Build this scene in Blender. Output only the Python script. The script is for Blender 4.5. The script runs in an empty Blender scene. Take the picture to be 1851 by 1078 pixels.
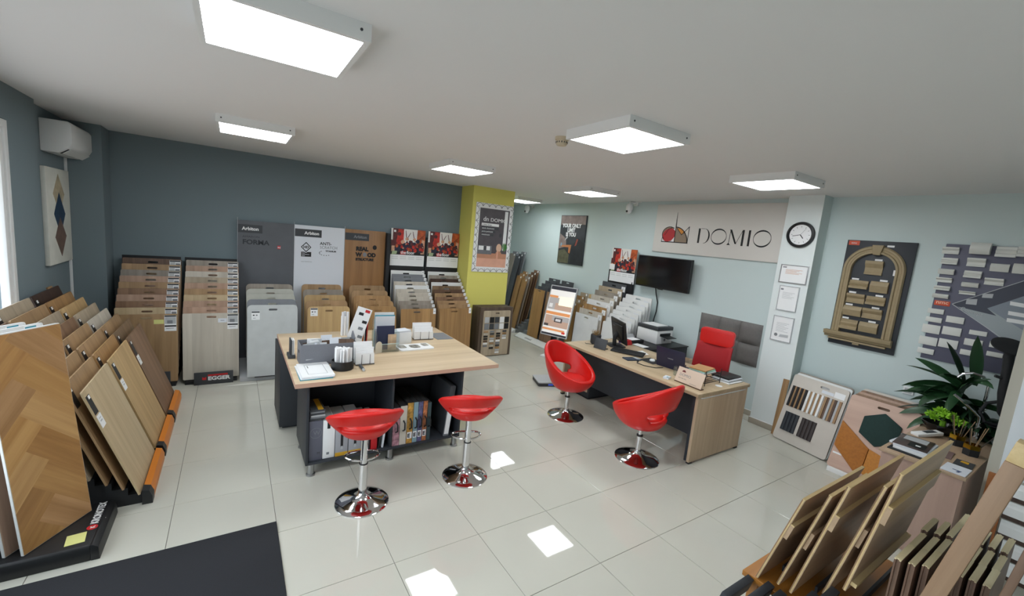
import bpy, bmesh, math, random
from mathutils import Vector, Matrix, Euler
from mathutils.geometry import tessellate_polygon
random.seed(7)
PI = math.pi
sc = bpy.context.scene
COL = sc.collection

# ------------------------------------------------------------------ camera
F_PX, YAW, PITCH, ROLL = 771.04448, 0.58537, -0.14098, 0.09281
CAM = Vector((0.35094, -3.53282, 2.08901))
W_PX, H_PX = 1851, 1078
_f = Vector((math.sin(YAW)*math.cos(PITCH), math.cos(YAW)*math.cos(PITCH), math.sin(PITCH)))
_r0 = Vector((math.cos(YAW), -math.sin(YAW), 0)); _u0 = _r0.cross(_f)
_r = _r0*math.cos(ROLL) + _u0*math.sin(ROLL); _u = _u0*math.cos(ROLL) - _r0*math.sin(ROLL)
cd = bpy.data.cameras.new('camera'); cam = bpy.data.objects.new('camera', cd); COL.objects.link(cam)
cd.sensor_width = 36; cd.lens = 36*F_PX/W_PX; cd.clip_start = 0.05
cam.matrix_world = Matrix(((_r.x, _u.x, -_f.x, CAM.x), (_r.y, _u.y, -_f.y, CAM.y), (_r.z, _u.z, -_f.z, CAM.z), (0, 0, 0, 1)))
sc.camera = cam
# a pixel of the photograph to a point on a plane of the room
def ray(x, y): return _f + _r*((x-W_PX/2)/F_PX) - _u*((y-H_PX/2)/F_PX)
def gz(x, y, z=0.0): d = ray(x, y); return CAM + d*((z-CAM.z)/d.z)
def gx(x, y, X): d = ray(x, y); return CAM + d*((X-CAM.x)/d.x)
def gy(x, y, Y): d = ray(x, y); return CAM + d*((Y-CAM.y)/d.y)

# ------------------------------------------------------------------ world, exposure
wd = bpy.data.worlds.new('world'); sc.world = wd; wd.use_nodes = True
bg = wd.node_tree.nodes['Background']; bg.inputs[1].default_value = 3.0     # overcast sky over a darker street
_tc = wd.node_tree.nodes.new('ShaderNodeTexCoord'); _sp = wd.node_tree.nodes.new('ShaderNodeSeparateXYZ'); _rp = wd.node_tree.nodes.new('ShaderNodeValToRGB')
_rp.color_ramp.elements[0].position = 0.46; _rp.color_ramp.elements[0].color = (0.34, 0.345, 0.35, 1); _rp.color_ramp.elements[1].position = 0.54; _rp.color_ramp.elements[1].color = (0.82, 0.91, 1.0, 1)
_mr = wd.node_tree.nodes.new('ShaderNodeMapRange'); _mr.inputs['From Min'].default_value = -1
wd.node_tree.links.new(_tc.outputs['Generated'], _sp.inputs[0]); wd.node_tree.links.new(_sp.outputs['Z'], _mr.inputs['Value']); wd.node_tree.links.new(_mr.outputs[0], _rp.inputs[0]); wd.node_tree.links.new(_rp.outputs[0], bg.inputs[0])
sc.view_settings.view_transform = 'Standard'; sc.view_settings.look = 'None'
sc.view_settings.gamma = 1; sc.view_settings.use_curve_mapping = False
sc.view_settings.exposure = 0.45
LAMP = 15.0
def portal(name, loc, rot, sx, sy):
    l = bpy.data.lights.new(name, 'AREA'); l.shape = 'RECTANGLE'; l.size = sx; l.size_y = sy
    o = bpy.data.objects.new(name, l); COL.objects.link(o); o.location = loc; o.rotation_euler = rot
    l.cycles.is_portal = True
portal('window_daylight_side', (-1.36, -1.9, 1.6), (0, -PI/2, 0), 2.3, 6.6)

# ------------------------------------------------------------------ materials
def lin(c):
    if isinstance(c, str): c = tuple(int(c[i:i+2], 16) for i in (0, 2, 4))
    return tuple(((v/255)/12.92 if v/255 <= 0.04045 else ((v/255+0.055)/1.055)**2.4) for v in c)
MATS = {}
def mat(name, c, rough=0.5, metal=0.0, spec=0.5, emit=0.0, noise=0.0, nscale=6.0, trans=0.0, coat=0.0, bump=0.0):
    if name in MATS: return MATS[name]
    m = bpy.data.materials.new(name); m.use_nodes = True; nt = m.node_tree
    b = nt.nodes['Principled BSDF']; L = lin(c)
    b.inputs['Base Color'].default_value = (*L, 1); b.inputs['Roughness'].default_value = rough
    b.inputs['Metallic'].default_value = metal; b.inputs['Specular IOR Level'].default_value = spec
    b.inputs['Coat Weight'].default_value = coat; b.inputs['Transmission Weight'].default_value = trans
    if emit: b.inputs['Emission Color'].default_value = (*L, 1); b.inputs['Emission Strength'].default_value = emit
    if noise or bump:
        tc = nt.nodes.new('ShaderNodeTexCoord'); n = nt.nodes.new('ShaderNodeTexNoise')
        n.inputs['Scale'].default_value = nscale; n.inputs['Detail'].default_value = 5
        nt.links.new(tc.outputs['Object'], n.inputs['Vector'])
        if noise:
            r = nt.nodes.new('ShaderNodeValToRGB'); r.color_ramp.elements[0].position = 0.3; r.color_ramp.elements[1].position = 0.7
            r.color_ramp.elements[0].color = (*[v*(1-noise) for v in L], 1); r.color_ramp.elements[1].color = (*[min(1, v*(1+noise)) for v in L], 1)
            nt.links.new(n.outputs['Fac'], r.inputs['Fac']); nt.links.new(r.outputs['Color'], b.inputs['Base Color'])
        if bump:
            bp = nt.nodes.new('ShaderNodeBump'); bp.inputs['Strength'].default_value = bump; bp.inputs['Distance'].default_value = 0.01
            nt.links.new(n.outputs['Fac'], bp.inputs['Height']); nt.links.new(bp.outputs['Normal'], b.inputs['Normal'])
    MATS[name] = m; return m
def wood(name, c1, c2, axis='Z', pw=0.0, scale=1.0, rough=0.45, vary=0.10, knots=0.0):
    # grain runs along axis; pw > 0 gives printed planks of that width across the board
    if name in MATS: return MATS[name]
    m = bpy.data.materials.new(name); m.use_nodes = True; nt = m.node_tree; N = nt.nodes.new; K = nt.links.new
    b = nt.nodes['Principled BSDF']; b.inputs['Roughness'].default_value = rough
    tc = N('ShaderNodeTexCoord'); oi = N('ShaderNodeObjectInfo')
    mul = N('ShaderNodeMath'); mul.operation = 'MULTIPLY'; mul.inputs[1].default_value = 41.0; K(oi.outputs['Random'], mul.inputs[0])
    add = N('ShaderNodeVectorMath'); add.operation = 'ADD'; K(tc.outputs['Object'], add.inputs[0]); K(mul.outputs[0], add.inputs[1])
    vec = add.outputs[0]
    if pw:
        sp = N('ShaderNodeSeparateXYZ'); K(tc.outputs['Object'], sp.inputs[0])
        dv = N('ShaderNodeMath'); dv.operation = 'DIVIDE'; dv.inputs[1].default_value = pw; K(sp.outputs['X' if axis != 'X' else 'Z'], dv.inputs[0])
        fl = N('ShaderNodeMath'); fl.operation = 'FLOOR'; K(dv.outputs[0], fl.inputs[0])
        ad = N('ShaderNodeMath'); ad.operation = 'ADD'; K(fl.outputs[0], ad.inputs[0]); K(mul.outputs[0], ad.inputs[1])
        wn = N('ShaderNodeTexWhiteNoise'); wn.noise_dimensions = '1D'; K(ad.outputs[0], wn.inputs['W'])
        ad2 = N('ShaderNodeVectorMath'); ad2.operation = 'MULTIPLY_ADD'; K(wn.outputs['Color'], ad2.inputs[0]); ad2.inputs[1].default_value = (9, 9, 9); K(vec, ad2.inputs[2])
        vec = ad2.outputs[0]
    mp = N('ShaderNodeMapping'); s = {'X': (0.7, 14, 14), 'Y': (14, 0.7, 14), 'Z': (14, 14, 0.7)}[axis]
    mp.inputs['Scale'].default_value = tuple(v*scale for v in s); K(vec, mp.inputs['Vector'])
    n = N('ShaderNodeTexNoise'); n.inputs['Scale'].default_value = 1.0; n.inputs['Detail'].default_value = 7; n.inputs['Roughness'].default_value = 0.62; n.inputs['Distortion'].default_value = 0.4
    K(mp.outputs[0], n.inputs['Vector'])
    r = N('ShaderNodeValToRGB'); e = r.color_ramp.elements; e[0].position = 0.30; e[1].position = 0.68
    e[0].color = (*lin(c2), 1); e[1].color = (*lin(c1), 1); K(n.outputs['Fac'], r.inputs['Fac'])
    out = r.outputs['Color']
    hs = N('ShaderNodeHueSaturation'); K(out, hs.inputs['Color'])
    mr = N('ShaderNodeMapRange'); mr.inputs['To Min'].default_value = 1-vary; mr.inputs['To Max'].default_value = 1+vary
    K(wn.outputs['Value'] if pw else oi.outputs['Random'], mr.inputs['Value']); K(mr.outputs[0], hs.inputs['Value']); out = hs.outputs['Color']
    if knots:
        kn = N('ShaderNodeTexNoise'); km = N('ShaderNodeMapping'); km.inputs['Scale'].default_value = tuple(v*0.32*scale for v in s)
        K(vec, km.inputs['Vector']); K(km.outputs[0], kn.inputs['Vector']); kn.inputs['Scale'].default_value = 1.3; kn.inputs['Detail'].default_value = 2
        kr = N('ShaderNodeValToRGB'); kr.color_ramp.elements[0].position = 0.68; kr.color_ramp.elements[1].position = 0.78
        K(kn.outputs['Fac'], kr.inputs['Fac'])
        mx = N('ShaderNodeMix'); mx.data_type = 'RGBA'; mx.inputs[7].default_value = (*[v*0.35 for v in lin(c2)], 1)
        km2 = N('ShaderNodeMath'); km2.operation = 'MULTIPLY'; km2.inputs[1].default_value = knots; K(kr.outputs['Color'], km2.inputs[0])
        K(km2.outputs[0], mx.inputs[0]); K(out, mx.inputs[6]); out = mx.outputs[2]
    K(out, b.inputs['Base Color']); MATS[name] = m; return m
def glass(name, tint=(1, 1, 1), refl=0.06):
    if name in MATS: return MATS[name]
    m = bpy.data.materials.new(name); m.use_nodes = True; nt = m.node_tree; nt.nodes.clear(); N = nt.nodes.new
    o = N('ShaderNodeOutputMaterial'); t = N('ShaderNodeBsdfTransparent'); g = N('ShaderNodeBsdfGlossy'); x = N('ShaderNodeMixShader')
    t.inputs[0].default_value = (*tint, 1); g.inputs['Roughness'].default_value = 0.02; x.inputs[0].default_value = refl
    nt.links.new(t.outputs[0], x.inputs[1]); nt.links.new(g.outputs[0], x.inputs[2]); nt.links.new(x.outputs[0], o.inputs[0])
    MATS[name] = m; return m

M = dict(
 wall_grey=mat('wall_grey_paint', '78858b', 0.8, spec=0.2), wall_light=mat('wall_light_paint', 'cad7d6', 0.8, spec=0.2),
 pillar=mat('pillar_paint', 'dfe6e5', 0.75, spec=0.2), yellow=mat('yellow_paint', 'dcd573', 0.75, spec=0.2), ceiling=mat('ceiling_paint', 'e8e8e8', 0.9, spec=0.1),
 grout=mat('grout', '6b6861', 0.9), tile=mat('porcelain_tile', 'c8c7bb', 0.03, spec=0.6, noise=0.02, nscale=2.0), skirting=mat('skirting_tile', 'a79f90', 0.3),
 white=mat('white_plastic', 'e8e9e8', 0.4), whitem=mat('white_satin', 'e2e3e1', 0.5), paper=mat('paper', 'ebecec', 0.7), paper2=mat('paper_cool', 'd9dde3', 0.7),
 black=mat('black_plastic', '17181a', 0.45), blackm=mat('black_matte', '1b1c1e', 0.7), dark=mat('anthracite_board', '2c3036', 0.55), darkgrey=mat('dark_grey', '3b3e42', 0.5),
 grey=mat('mid_grey', '7b7e82', 0.6), lgrey=mat('light_grey', 'b4b7b9', 0.6), chrome=mat('chrome', 'd8d8da', 0.06, metal=1.0), steel=mat('brushed_steel', 'a9abad', 0.3, metal=1.0),
 red=mat('red_leatherette', 'd3150f', 0.38, spec=0.5, bump=0.02, nscale=220), redmesh=mat('red_mesh', 'a3131b', 0.7), redp=mat('red_print', 'c02026', 0.5), orange=mat('orange_lacquer', 'd07a1d', 0.4),
 gold=mat('gold', 'd6a93a', 0.2, metal=1.0), cardboard=mat('cardboard', 'a5683a', 0.8), mat_fabric=mat('doormat_fabric', '24262b', 0.95, noise=0.15, nscale=300),
 screen=mat('black_screen', '07080c', 0.12, spec=0.6), lamp=mat('led_diffuser', 'f6fbff', 0.5, emit=LAMP),
 oak=wood('sonoma_oak', 'd6c1a1', 'bba382', 'X', scale=0.6), oakz=wood('sonoma_oak_upright', 'cdb79a', 'ae9478', 'Z', scale=0.6), pinkedge=mat('edge_band', 'c3a08a', 0.5),
 glass=glass('window_glass'), acrylic=glass('clear_acrylic', (0.93, 0.97, 0.98), 0.12), padded=mat('padded_grey_velvet', '706d6a', 0.7, noise=0.06, nscale=40), yellowp=mat('sticky_note', 'd9d98a', 0.8), teal=mat('teal_print', '3e93a5', 0.6),
)

# ------------------------------------------------------------------ mesh helpers
def link(o, parent=None):
    COL.objects.link(o)
    if parent is not None: o.parent = parent
    return o
def tag(o, label=None, cat=None, group=None, kind=None):
    if label: o['label'] = label
    if cat: o['category'] = cat
    if group: o['group'] = group
    if kind: o['kind'] = kind
    return o
def thing(name, label, cat, loc=(0, 0, 0), rz=0.0, group=None):
    o = bpy.data.objects.new(name, None); COL.objects.link(o); o.location = loc; o.rotation_euler = (0, 0, rz); o.empty_display_size = 0.1
    return tag(o, label, cat, group)
class MB:
    def __init__(s, *mats): s.v = []; s.f = []; s.m = []; s.mats = list(mats)
    def mi(s, m):
        if isinstance(m, int): return m
        if m not in s.mats: s.mats.append(m)
        return s.mats.index(m)
    def add(s, vs, fs, m=0):
        n = len(s.v); s.v += [tuple(p) for p in vs]; k = s.mi(m)
        for f in fs: s.f.append(tuple(i+n for i in f)); s.m.append(k)
        return s
    def box(s, x0, x1, y0, y1, z0, z1, m=0):
        vs = [(x, y, z) for z in (z0, z1) for y in (y0, y1) for x in (x0, x1)]
        return s.add(vs, [(0, 2, 3, 1), (4, 5, 7, 6), (0, 1, 5, 4), (2, 6, 7, 3), (0, 4, 6, 2), (1, 3, 7, 5)], m)
    def obox(s, c, sx, sy, sz, rot=(0, 0, 0), m=0):
        R = Euler(rot).to_matrix(); c = Vector(c)
        vs = [c + R @ Vector((x*sx/2, y*sy/2, z*sz/2)) for z in (-1, 1) for y in (-1, 1) for x in (-1, 1)]
        return s.add(vs, [(0, 2, 3, 1), (4, 5, 7, 6), (0, 1, 5, 4), (2, 6, 7, 3), (0, 4, 6, 2), (1, 3, 7, 5)], m)
    def prism(s, poly, axis, a, b, m=0, holes=()):
        # poly: 2-D outline in the two other axes (in x,y,z order), pushed from a to b along axis
        def P(p, t): return {'x': (t, p[0], p[1]), 'y': (p[0], t, p[1]), 'z': (p[0], p[1], t)}[axis]
        loops = [list(poly)] + [list(h) for h in holes]; flat = [p for l in loops for p in l]; n = len(flat)
        tris = tessellate_polygon([[Vector((p[0], p[1], 0)) for p in l] for l in loops])
        vs = [P(p, a) for p in flat] + [P(p, b) for p in flat]; fs = []
        for t in tris: fs.append(tuple(t)); fs.append(tuple(i+n for i in reversed(t)))
        k = 0
        for l in loops:
            c = len(l)
            for i in range(c): j = (i+1) % c; fs.append((k+i, k+j, n+k+j, n+k+i))
            k += c
        return s.add(vs, fs, m)
    def flat(s, poly, axis, t, m=0):
        P = lambda p: {'x': (t, p[0], p[1]), 'y': (p[0], t, p[1]), 'z': (p[0], p[1], t)}[axis]
        return s.add([P(p) for p in poly], [tuple(range(len(poly)))], m)
    def cyl(s, p0, p1, r0, r1=None, n=20, m=0, caps=True):
        r1 = r0 if r1 is None else r1; p0, p1 = Vector(p0), Vector(p1); d = (p1-p0).normalized()
        a = d.orthogonal().normalized(); b = d.cross(a); vs = []
        for p, r in ((p0, r0), (p1, r1)): vs += [p + a*(r*math.cos(2*PI*i/n)) + b*(r*math.sin(2*PI*i/n)) for i in range(n)]
        fs = [(i, (i+1) % n, n+(i+1) % n, n+i) for i in range(n)]
        if caps: fs += [tuple(reversed(range(n))), tuple(range(n, 2*n))]
        return s.add(vs, fs, m)
    def tube(s, pts, r, n=8, m=0, closed=False):
        pts = [Vector(p) for p in pts]; N = len(pts); vs = []; prev = None
        for i, p in enumerate(pts):
            q0 = pts[(i-1) % N] if closed or i > 0 else p; q1 = pts[(i+1) % N] if closed or i < N-1 else p
            d = (q1-q0).normalized()
            a = d.orthogonal().normalized() if prev is None else (prev - d*prev.dot(d)).normalized()
            prev = a; b = d.cross(a); rr = r[i] if isinstance(r, (list, tuple)) else r
            vs += [p + a*(rr*math.cos(2*PI*k/n)) + b*(rr*math.sin(2*PI*k/n)) for k in range(n)]
        fs = []
        for i in range(N if closed else N-1):
            j = (i+1) % N
            for k in range(n): fs.append((i*n+k, i*n+(k+1) % n, j*n+(k+1) % n, j*n+k))
        if not closed: fs += [tuple(reversed(range(n))), tuple(range((N-1)*n, N*n))]
        return s.add(vs, fs, m)
    def lathe(s, prof, n=32, c=(0, 0, 0), m=0):
        vs = []; fs = []
        for r, z in prof: vs += [(c[0]+r*math.cos(2*PI*i/n), c[1]+r*math.sin(2*PI*i/n), c[2]+z) for i in range(n)]
        for k in range(len(prof)-1):
            for i in range(n): j = (i+1) % n; fs.append((k*n+i, k*n+j, (k+1)*n+j, (k+1)*n+i))
        if prof[0][0] > 1e-4: fs.append(tuple(reversed(range(n))))
        if prof[-1][0] > 1e-4: fs.append(tuple(range((len(prof)-1)*n, len(prof)*n)))
        return s.add(vs, fs, m)
    def ball(s, c, rx, ry, rz, m=0, n=12):
        vs = []; fs = []; h = n//2
        for i in range(h+1):
            t = PI*i/h
            vs += [(c[0]+rx*math.sin(t)*math.cos(2*PI*j/n), c[1]+ry*math.sin(t)*math.sin(2*PI*j/n), c[2]-rz*math.cos(t)) for j in range(n)]
        for i in range(h):
            for j in range(n): fs.append((i*n+j, i*n+(j+1) % n, (i+1)*n+(j+1) % n, (i+1)*n+j))
        return s.add(vs, fs, m)
    def mesh(s, name, bevel=0.0, seg=2, smooth=True, merge=True, angle=35):
        me = bpy.data.meshes.new(name); me.from_pydata(s.v, [], s.f)
        for m in s.mats: me.materials.append(m)
        me.polygons.foreach_set('material_index', s.m)
        bm = bmesh.new(); bm.from_mesh(me)
        if merge: bmesh.ops.remove_doubles(bm, verts=bm.verts, dist=1e-5)
        bmesh.ops.dissolve_degenerate(bm, edges=bm.edges, dist=1e-6)
        bmesh.ops.recalc_face_normals(bm, faces=bm.faces)
        if bevel:
            ed = [e for e in bm.edges if len(e.link_faces) == 2 and e.calc_face_angle(0) > 0.6]
            bmesh.ops.bevel(bm, geom=ed, offset=bevel, segments=seg, affect='EDGES', profile=0.5, clamp_overlap=True)
        bm.to_mesh(me); bm.free()
        if smooth:
            me.polygons.foreach_set('use_smooth', [True]*len(me.polygons)); me.set_sharp_from_angle(angle=math.radians(angle))
        me.update(); return me
    def build(s, name, parent=None, loc=None, rot=None, **kw):
        o = bpy.data.objects.new(name, s.mesh(name, **kw)); link(o, parent)
        if loc is not None: o.location = loc
        if rot is not None: o.rotation_euler = rot
        return o
def place(name, me, parent=None, loc=(0, 0, 0), rot=(0, 0, 0), m=None):
    o = bpy.data.objects.new(name, me); link(o, parent); o.location = loc; o.rotation_euler = rot
    if m is not None: o.material_slots[0].link = 'OBJECT'; o.material_slots[0].material = m
    return o
def struct(name, mb, parent=None, **kw):
    o = mb.build(name, parent, **kw)
    if parent is None: o['kind'] = 'structure'
    return o
def rrect(x0, x1, z0, z1, r, n=5, bottom=True):
    P = []
    for cx, cz, a, on in ((x1-r, z0+r, -PI/2, bottom), (x1-r, z1-r, 0, True), (x0+r, z1-r, PI/2, True), (x0+r, z0+r, PI, bottom)):
        if on and r > 0: P += [(cx+r*math.cos(a+PI/2*i/n), cz+r*math.sin(a+PI/2*i/n)) for i in range(n+1)]
        else: P.append((x1 if cx > (x0+x1)/2 else x0, z0 if cz < (z0+z1)/2 else z1))
    return P
def ell(cx, cz, a, b, n=24, rot=0.0, t0=0.0, t1=2*PI):
    full = abs(t1-t0-2*PI) < 1e-6
    return [(cx+a*math.cos(t)*math.cos(rot)-b*math.sin(t)*math.sin(rot), cz+a*math.cos(t)*math.sin(rot)+b*math.sin(t)*math.cos(rot)) for t in [t0+(t1-t0)*i/(n if full else n-1) for i in range(n)]]
_txt = {}
def text(name, body, size, m, parent, loc, rot=(PI/2, 0, 0), ext=0.0008, bold=0.0, sx=1.0, align='LEFT', spacing=1.0):
    cu = bpy.data.curves.new(name, 'FONT'); cu.body = body; cu.size = size; cu.extrude = ext; cu.offset = bold; cu.align_x = align; cu.space_character = spacing; cu.resolution_u = 3
    t = bpy.data.objects.new(name, cu); COL.objects.link(t)
    dg = bpy.context.evaluated_depsgraph_get(); me = bpy.data.meshes.new_from_object(t.evaluated_get(dg)); bpy.data.objects.remove(t); bpy.data.curves.remove(cu)
    me.materials.clear(); me.materials.append(m); me.name = name
    for v in me.vertices: v.co.x *= sx
    o = bpy.data.objects.new(name, me); link(o, parent); o.location = loc; o.rotation_euler = rot
    return o
ORD = ['front', 'second', 'third', 'fourth', 'fifth', 'sixth', 'seventh', 'eighth', 'ninth', 'tenth', 'eleventh', 'twelfth']
def nth(i, n): return 'front board' if i == 0 else ('rearmost board' if i == n-1 else ORD[i] + ' board from front')

# board sheets: width x, height z, thickness +y, front face y = 0
_bm = {}
def board_mesh(w, h, t, r=0.0, slot=None, bottom=False):
    k = (round(w, 3), round(h, 3), t, r, slot, bottom)
    if k not in _bm:
        mb = MB(None); holes = []
        if slot:
            sw, sh, zt, sx = slot; rr = sh/2; zc = h-zt
            holes = [[(sx+sw/2-rr+rr*math.cos(a), zc+rr*math.sin(a)) for a in [-PI/2+PI*i/5 for i in range(6)]] + [(sx-sw/2+rr+rr*math.cos(a), zc+rr*math.sin(a)) for a in [PI/2+PI*i/5 for i in range(6)]]]
        mb.prism(rrect(-w/2, w/2, 0, h, r, 4, bottom), 'y', 0, t, 0, holes)
        _bm[k] = mb.mesh('sample_board', smooth=False)
    return _bm[k]
_cards = {}
def card(kind):
    # small printed labels stuck on boards: origin at top centre, front -y
    if kind in _cards: return _cards[kind]
    e = 0.0015; b = MB(M['paper'])
    if kind == 'photo':      # black heading, grey room picture
        b.box(-.055, .055, -e, 0, -.075, 0); b.flat([(-.053, -.018), (.053, -.018), (.053, -.002), (-.053, -.002)], 'y', -e-.0004, M['black'])
        b.flat([(-.05, -.07), (.0, -.07), (.0, -.022), (-.05, -.022)], 'y', -e-.0004, M['lgrey']); b.flat([(.005, -.07), (.05, -.07), (.05, -.035), (.005, -.035)], 'y', -e-.0004, M['grey'])
    elif kind == 'photo_tall':
        b.box(-.055, .055, -e, 0, -.185, 0); b.flat([(-.053, -.018), (.053, -.018), (.053, -.002), (-.053, -.002)], 'y', -e-.0004, M['black'])
        b.flat([(-.05, -.10), (.05, -.10), (.05, -.022), (-.05, -.022)], 'y', -e-.0004, M['lgrey']); b.flat([(-.03, -.098), (.02, -.098), (.02, -.06), (-.03, -.06)], 'y', -e-.0008, M['grey'])
        b.flat([(-.053, -.135), (.053, -.135), (.053, -.118), (-.053, -.118)], 'y', -e-.0004, M['black']); b.flat([(-.04, -.16), (.03, -.155), (.03, -.15), (-.04, -.153)], 'y', -e-.0004, M['grey'])
    elif kind == 'note': b = MB(M['yellowp']); b.box(-.045, .045, -e, 0, -.05, 0)
    elif kind == 'note_white': b = MB(M['paper2']); b.box(-.045, .045, -e, 0, -.05, 0); b.flat([(-.02, -.028), (.02, -.028), (.02, -.022), (-.02, -.022)], 'y', -e-.0004, M['grey'])
    elif kind == 'tab':      # white tab standing up past the board edge
        b.box(-.022, .022, -e, 0, -.028, .016); b.flat([(-.012, -.012), (.012, -.012), (.012, -.004), (-.012, -.004)], 'y', -e-.0004, M['grey'])
    elif kind == 'tab_tall': b.box(-.022, .022, -e, 0, -.075, .016); b.flat([(-.012, -.04), (.012, -.04), (.012, -.03), (-.012, -.03)], 'y', -e-.0004, M['grey'])
    elif kind == 'black': b = MB(M['black']); b.box(-.036, .036, -e, 0, -.135, 0); b.flat([(-.005, -.028), (.030, -.028), (.030, -.004), (-.005, -.004)], 'y', -e-.0004, M['paper'])
    elif kind == 'price': b.box(-.042, .042, -e, 0, -.09, 0); b.flat([(-.02, -.05), (.02, -.05), (.02, -.04), (-.02, -.04)], 'y', -e-.0004, M['lgrey']); b.flat([(-.02, -.028), (.02, -.028), (.02, -.022), (-.02, -.022)], 'y', -e-.0004, M['lgrey'])
    elif kind == 'spec': b.box(-.045, .045, -e, 0, -.11, 0); b.flat([(-.043, -.022), (.043, -.022), (.043, -.004), (-.043, -.004)], 'y', -e-.0004, M['darkgrey']); b.flat([(-.03, -.06), (-.012, -.06), (-.012, -.045), (-.03, -.045)], 'y', -e-.0004, M['black']); b.flat([(.002, -.06), (.02, -.06), (.02, -.045), (.002, -.045)], 'y', -e-.0004, M['grey']); b.flat([(-.03, -.09), (.0, -.09), (.0, -.085), (-.03, -.085)], 'y', -e-.0004, M['grey'])
    elif kind == 'teal': b.box(-.045, .045, -e, 0, -.05, 0); b.flat([(-.04, -.02), (.02, -.02), (.02, -.006), (-.04, -.006)], 'y', -e-.0004, M['teal'])
    elif kind == 'dot': b.box(-.02, .02, -e, 0, -.04, 0)
    _cards[kind] = b.mesh('label_card', smooth=False); return _cards[kind]
def put_card(board, kind, x, z, name='label_card'): return place(name, card(kind), board, (x, 0, z))
def loc_world(base, rz, p):
    c, s_ = math.cos(rz), math.sin(rz); return (base[0]+c*p[0]-s_*p[1], base[1]+s_*p[0]+c*p[1], base[2]+p[2])
def stepped_base(n, w, dy, dz, z0, back, m, lip=0.03):
    b = MB(m); prof = [(-lip, 0), (-lip, z0-.004)]
    for i in range(n):
        z = z0+i*dz-.004
        if i: prof.append((i*dy-.012, z))
        prof.append(((i+1)*dy-.012 if i < n-1 else n*dy+back, z))
    prof.append((n*dy+back, 0)); b.prism(prof, 'x', -w/2, w/2, 0); return b

# ================================================================== the setting
ZC = 2.89; XW = 6.20; YB = 3.45; XL = -1.17; YR = -5.40
floor = struct('floor', MB(M['grout']).box(-1.35, 6.4, -5.6, 6.4, -0.12, -0.004), smooth=False)
tb = MB(None); tb.box(-.2985, .2985, -.2985, .2985, -.006, 0); tile_me = tb.mesh('tile', bevel=0.0012, seg=1, smooth=False)
for a in range(-2, 11):
    for b_ in range(-9, 11):
        x0, x1, y0, y1 = a*.6, a*.6+.6, b_*.6, b_*.6+.6
        if y0 > 3.3 and x0 < 4.1: continue
        x1c = min(x1, XW+.01); t = place('tile', tile_me, floor, ((x0+x1c)/2, (y0+y1)/2, 0), (random.gauss(0, .0007), random.gauss(0, .0007), 0), M['tile'])
        t.scale.x = (x1c-x0-.003)/.597
struct('ceiling', MB(M['ceiling']).box(-1.35, 6.4, -5.6, 6.4, ZC, ZC+.12), smooth=False)
struct('wall_back', MB(M['wall_grey']).box(-1.35, 3.72, YB, YB+.15, 0, ZC), smooth=False)
struct('wall_column', MB(M['yellow']).box(3.72, 4.54, 3.0, YB+.15, 0, ZC), smooth=False)
struct('wall_alcove_side', MB(M['wall_light']).box(4.2, 4.34, YB+.15, 6.4, 0, ZC), smooth=False)
struct('wall_alcove_back', MB(M['wall_light']).box(4.34, XW, 6.25, 6.4, 0, ZC), smooth=False)
struct('wall_right', MB(M['wall_light']).box(XW, XW+.2, -5.6, 6.4, 0, ZC), smooth=False)
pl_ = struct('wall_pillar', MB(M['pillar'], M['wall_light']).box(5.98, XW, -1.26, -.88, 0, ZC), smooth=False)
for p_ in pl_.data.polygons: p_.material_index = 1 if abs(p_.normal.y) > .9 else 0       # y-facing sides take the wall colour, other faces the pillar colour
# side wall with the window; the wall steps back behind the air conditioner
wl = MB(M['wall_grey'])
WY0, WY1, WZ0, WZ1 = -5.1, 1.46, 0.45, 2.62
wl.box(-1.35, -1.10, YR, WY0, 0, ZC); wl.box(-1.35, -1.10, WY1, 2.05, 0, ZC); wl.box(-1.35, -1.10, WY0, WY1, 0, WZ0); wl.box(-1.35, -1.10, WY0, WY1, WZ1, ZC)
struct('wall_left', wl, smooth=False, merge=False)
struct('wall_left_recess', MB(M['wall_grey']).box(-1.35, XL, 2.05, YB, 0, ZC), smooth=False)
struct('wall_left_corner', MB(M['wall_grey']).box(XL, -.87, 3.1, YB, 0, ZC), smooth=False)
struct('wall_rear', MB(M['wall_light']).box(-1.1, XW, YR-.2, YR, 0, ZC), smooth=False)
def window(name, length, z0, z1, loc, rz, panes):
    w = MB(M['white']); f = .06
    w.prism([(0, z0), (length, z0), (length, z1), (0, z1)], 'y', -.03, .05, 0, [[(f, z0+f), (length-f, z0+f), (length-f, z1-f), (f, z1-f)]])
    o = struct(name, w, loc=loc, rot=(0, 0, rz), bevel=.004); pl = (length-2*f)/panes
    for i in range(panes):
        a = f+i*pl+.012; c = a+pl-.024
        s = MB(M['white']); s.prism([(a, z0+f+.012), (c, z0+f+.012), (c, z1-f-.012), (a, z1-f-.012)], 'y', -.02, .03, 0, [[(a+.05, z0+f+.062), (c-.05, z0+f+.062), (c-.05, z1-f-.062), (a+.05, z1-f-.062)]])
        sh = s.build('sash', o, bevel=.003); MB(M['glass']).flat([(a+.05, z0+f+.062), (c-.05, z0+f+.062), (c-.05, z1-f-.062), (a+.05, z1-f-.062)], 'y', .008).build('pane', sh, smooth=False)
    return o
window('window_1', WY1-WY0-.01, WZ0+.005, WZ1-.005, (-1.125, WY0+.005, 0), PI/2, 5)
def skirt(name, x0, x1, y0, y1, side):
    b = MB(M['skirting']); b.box(x0, x1, y0, y1, 0, .072); o = struct(name, b, bevel=.002)
    c = MB(M['white']); c.box(x0+(.004 if side == '-x' else 0), x1, y0, y1-(0), .072, .079); c.build('top_bead', o)
skirt('baseboard_right', XW-.010, XW, -.88, 6.2, '-x'); skirt('baseboard_right_near', XW-.010, XW, YR, -1.26, '-x')
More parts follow.
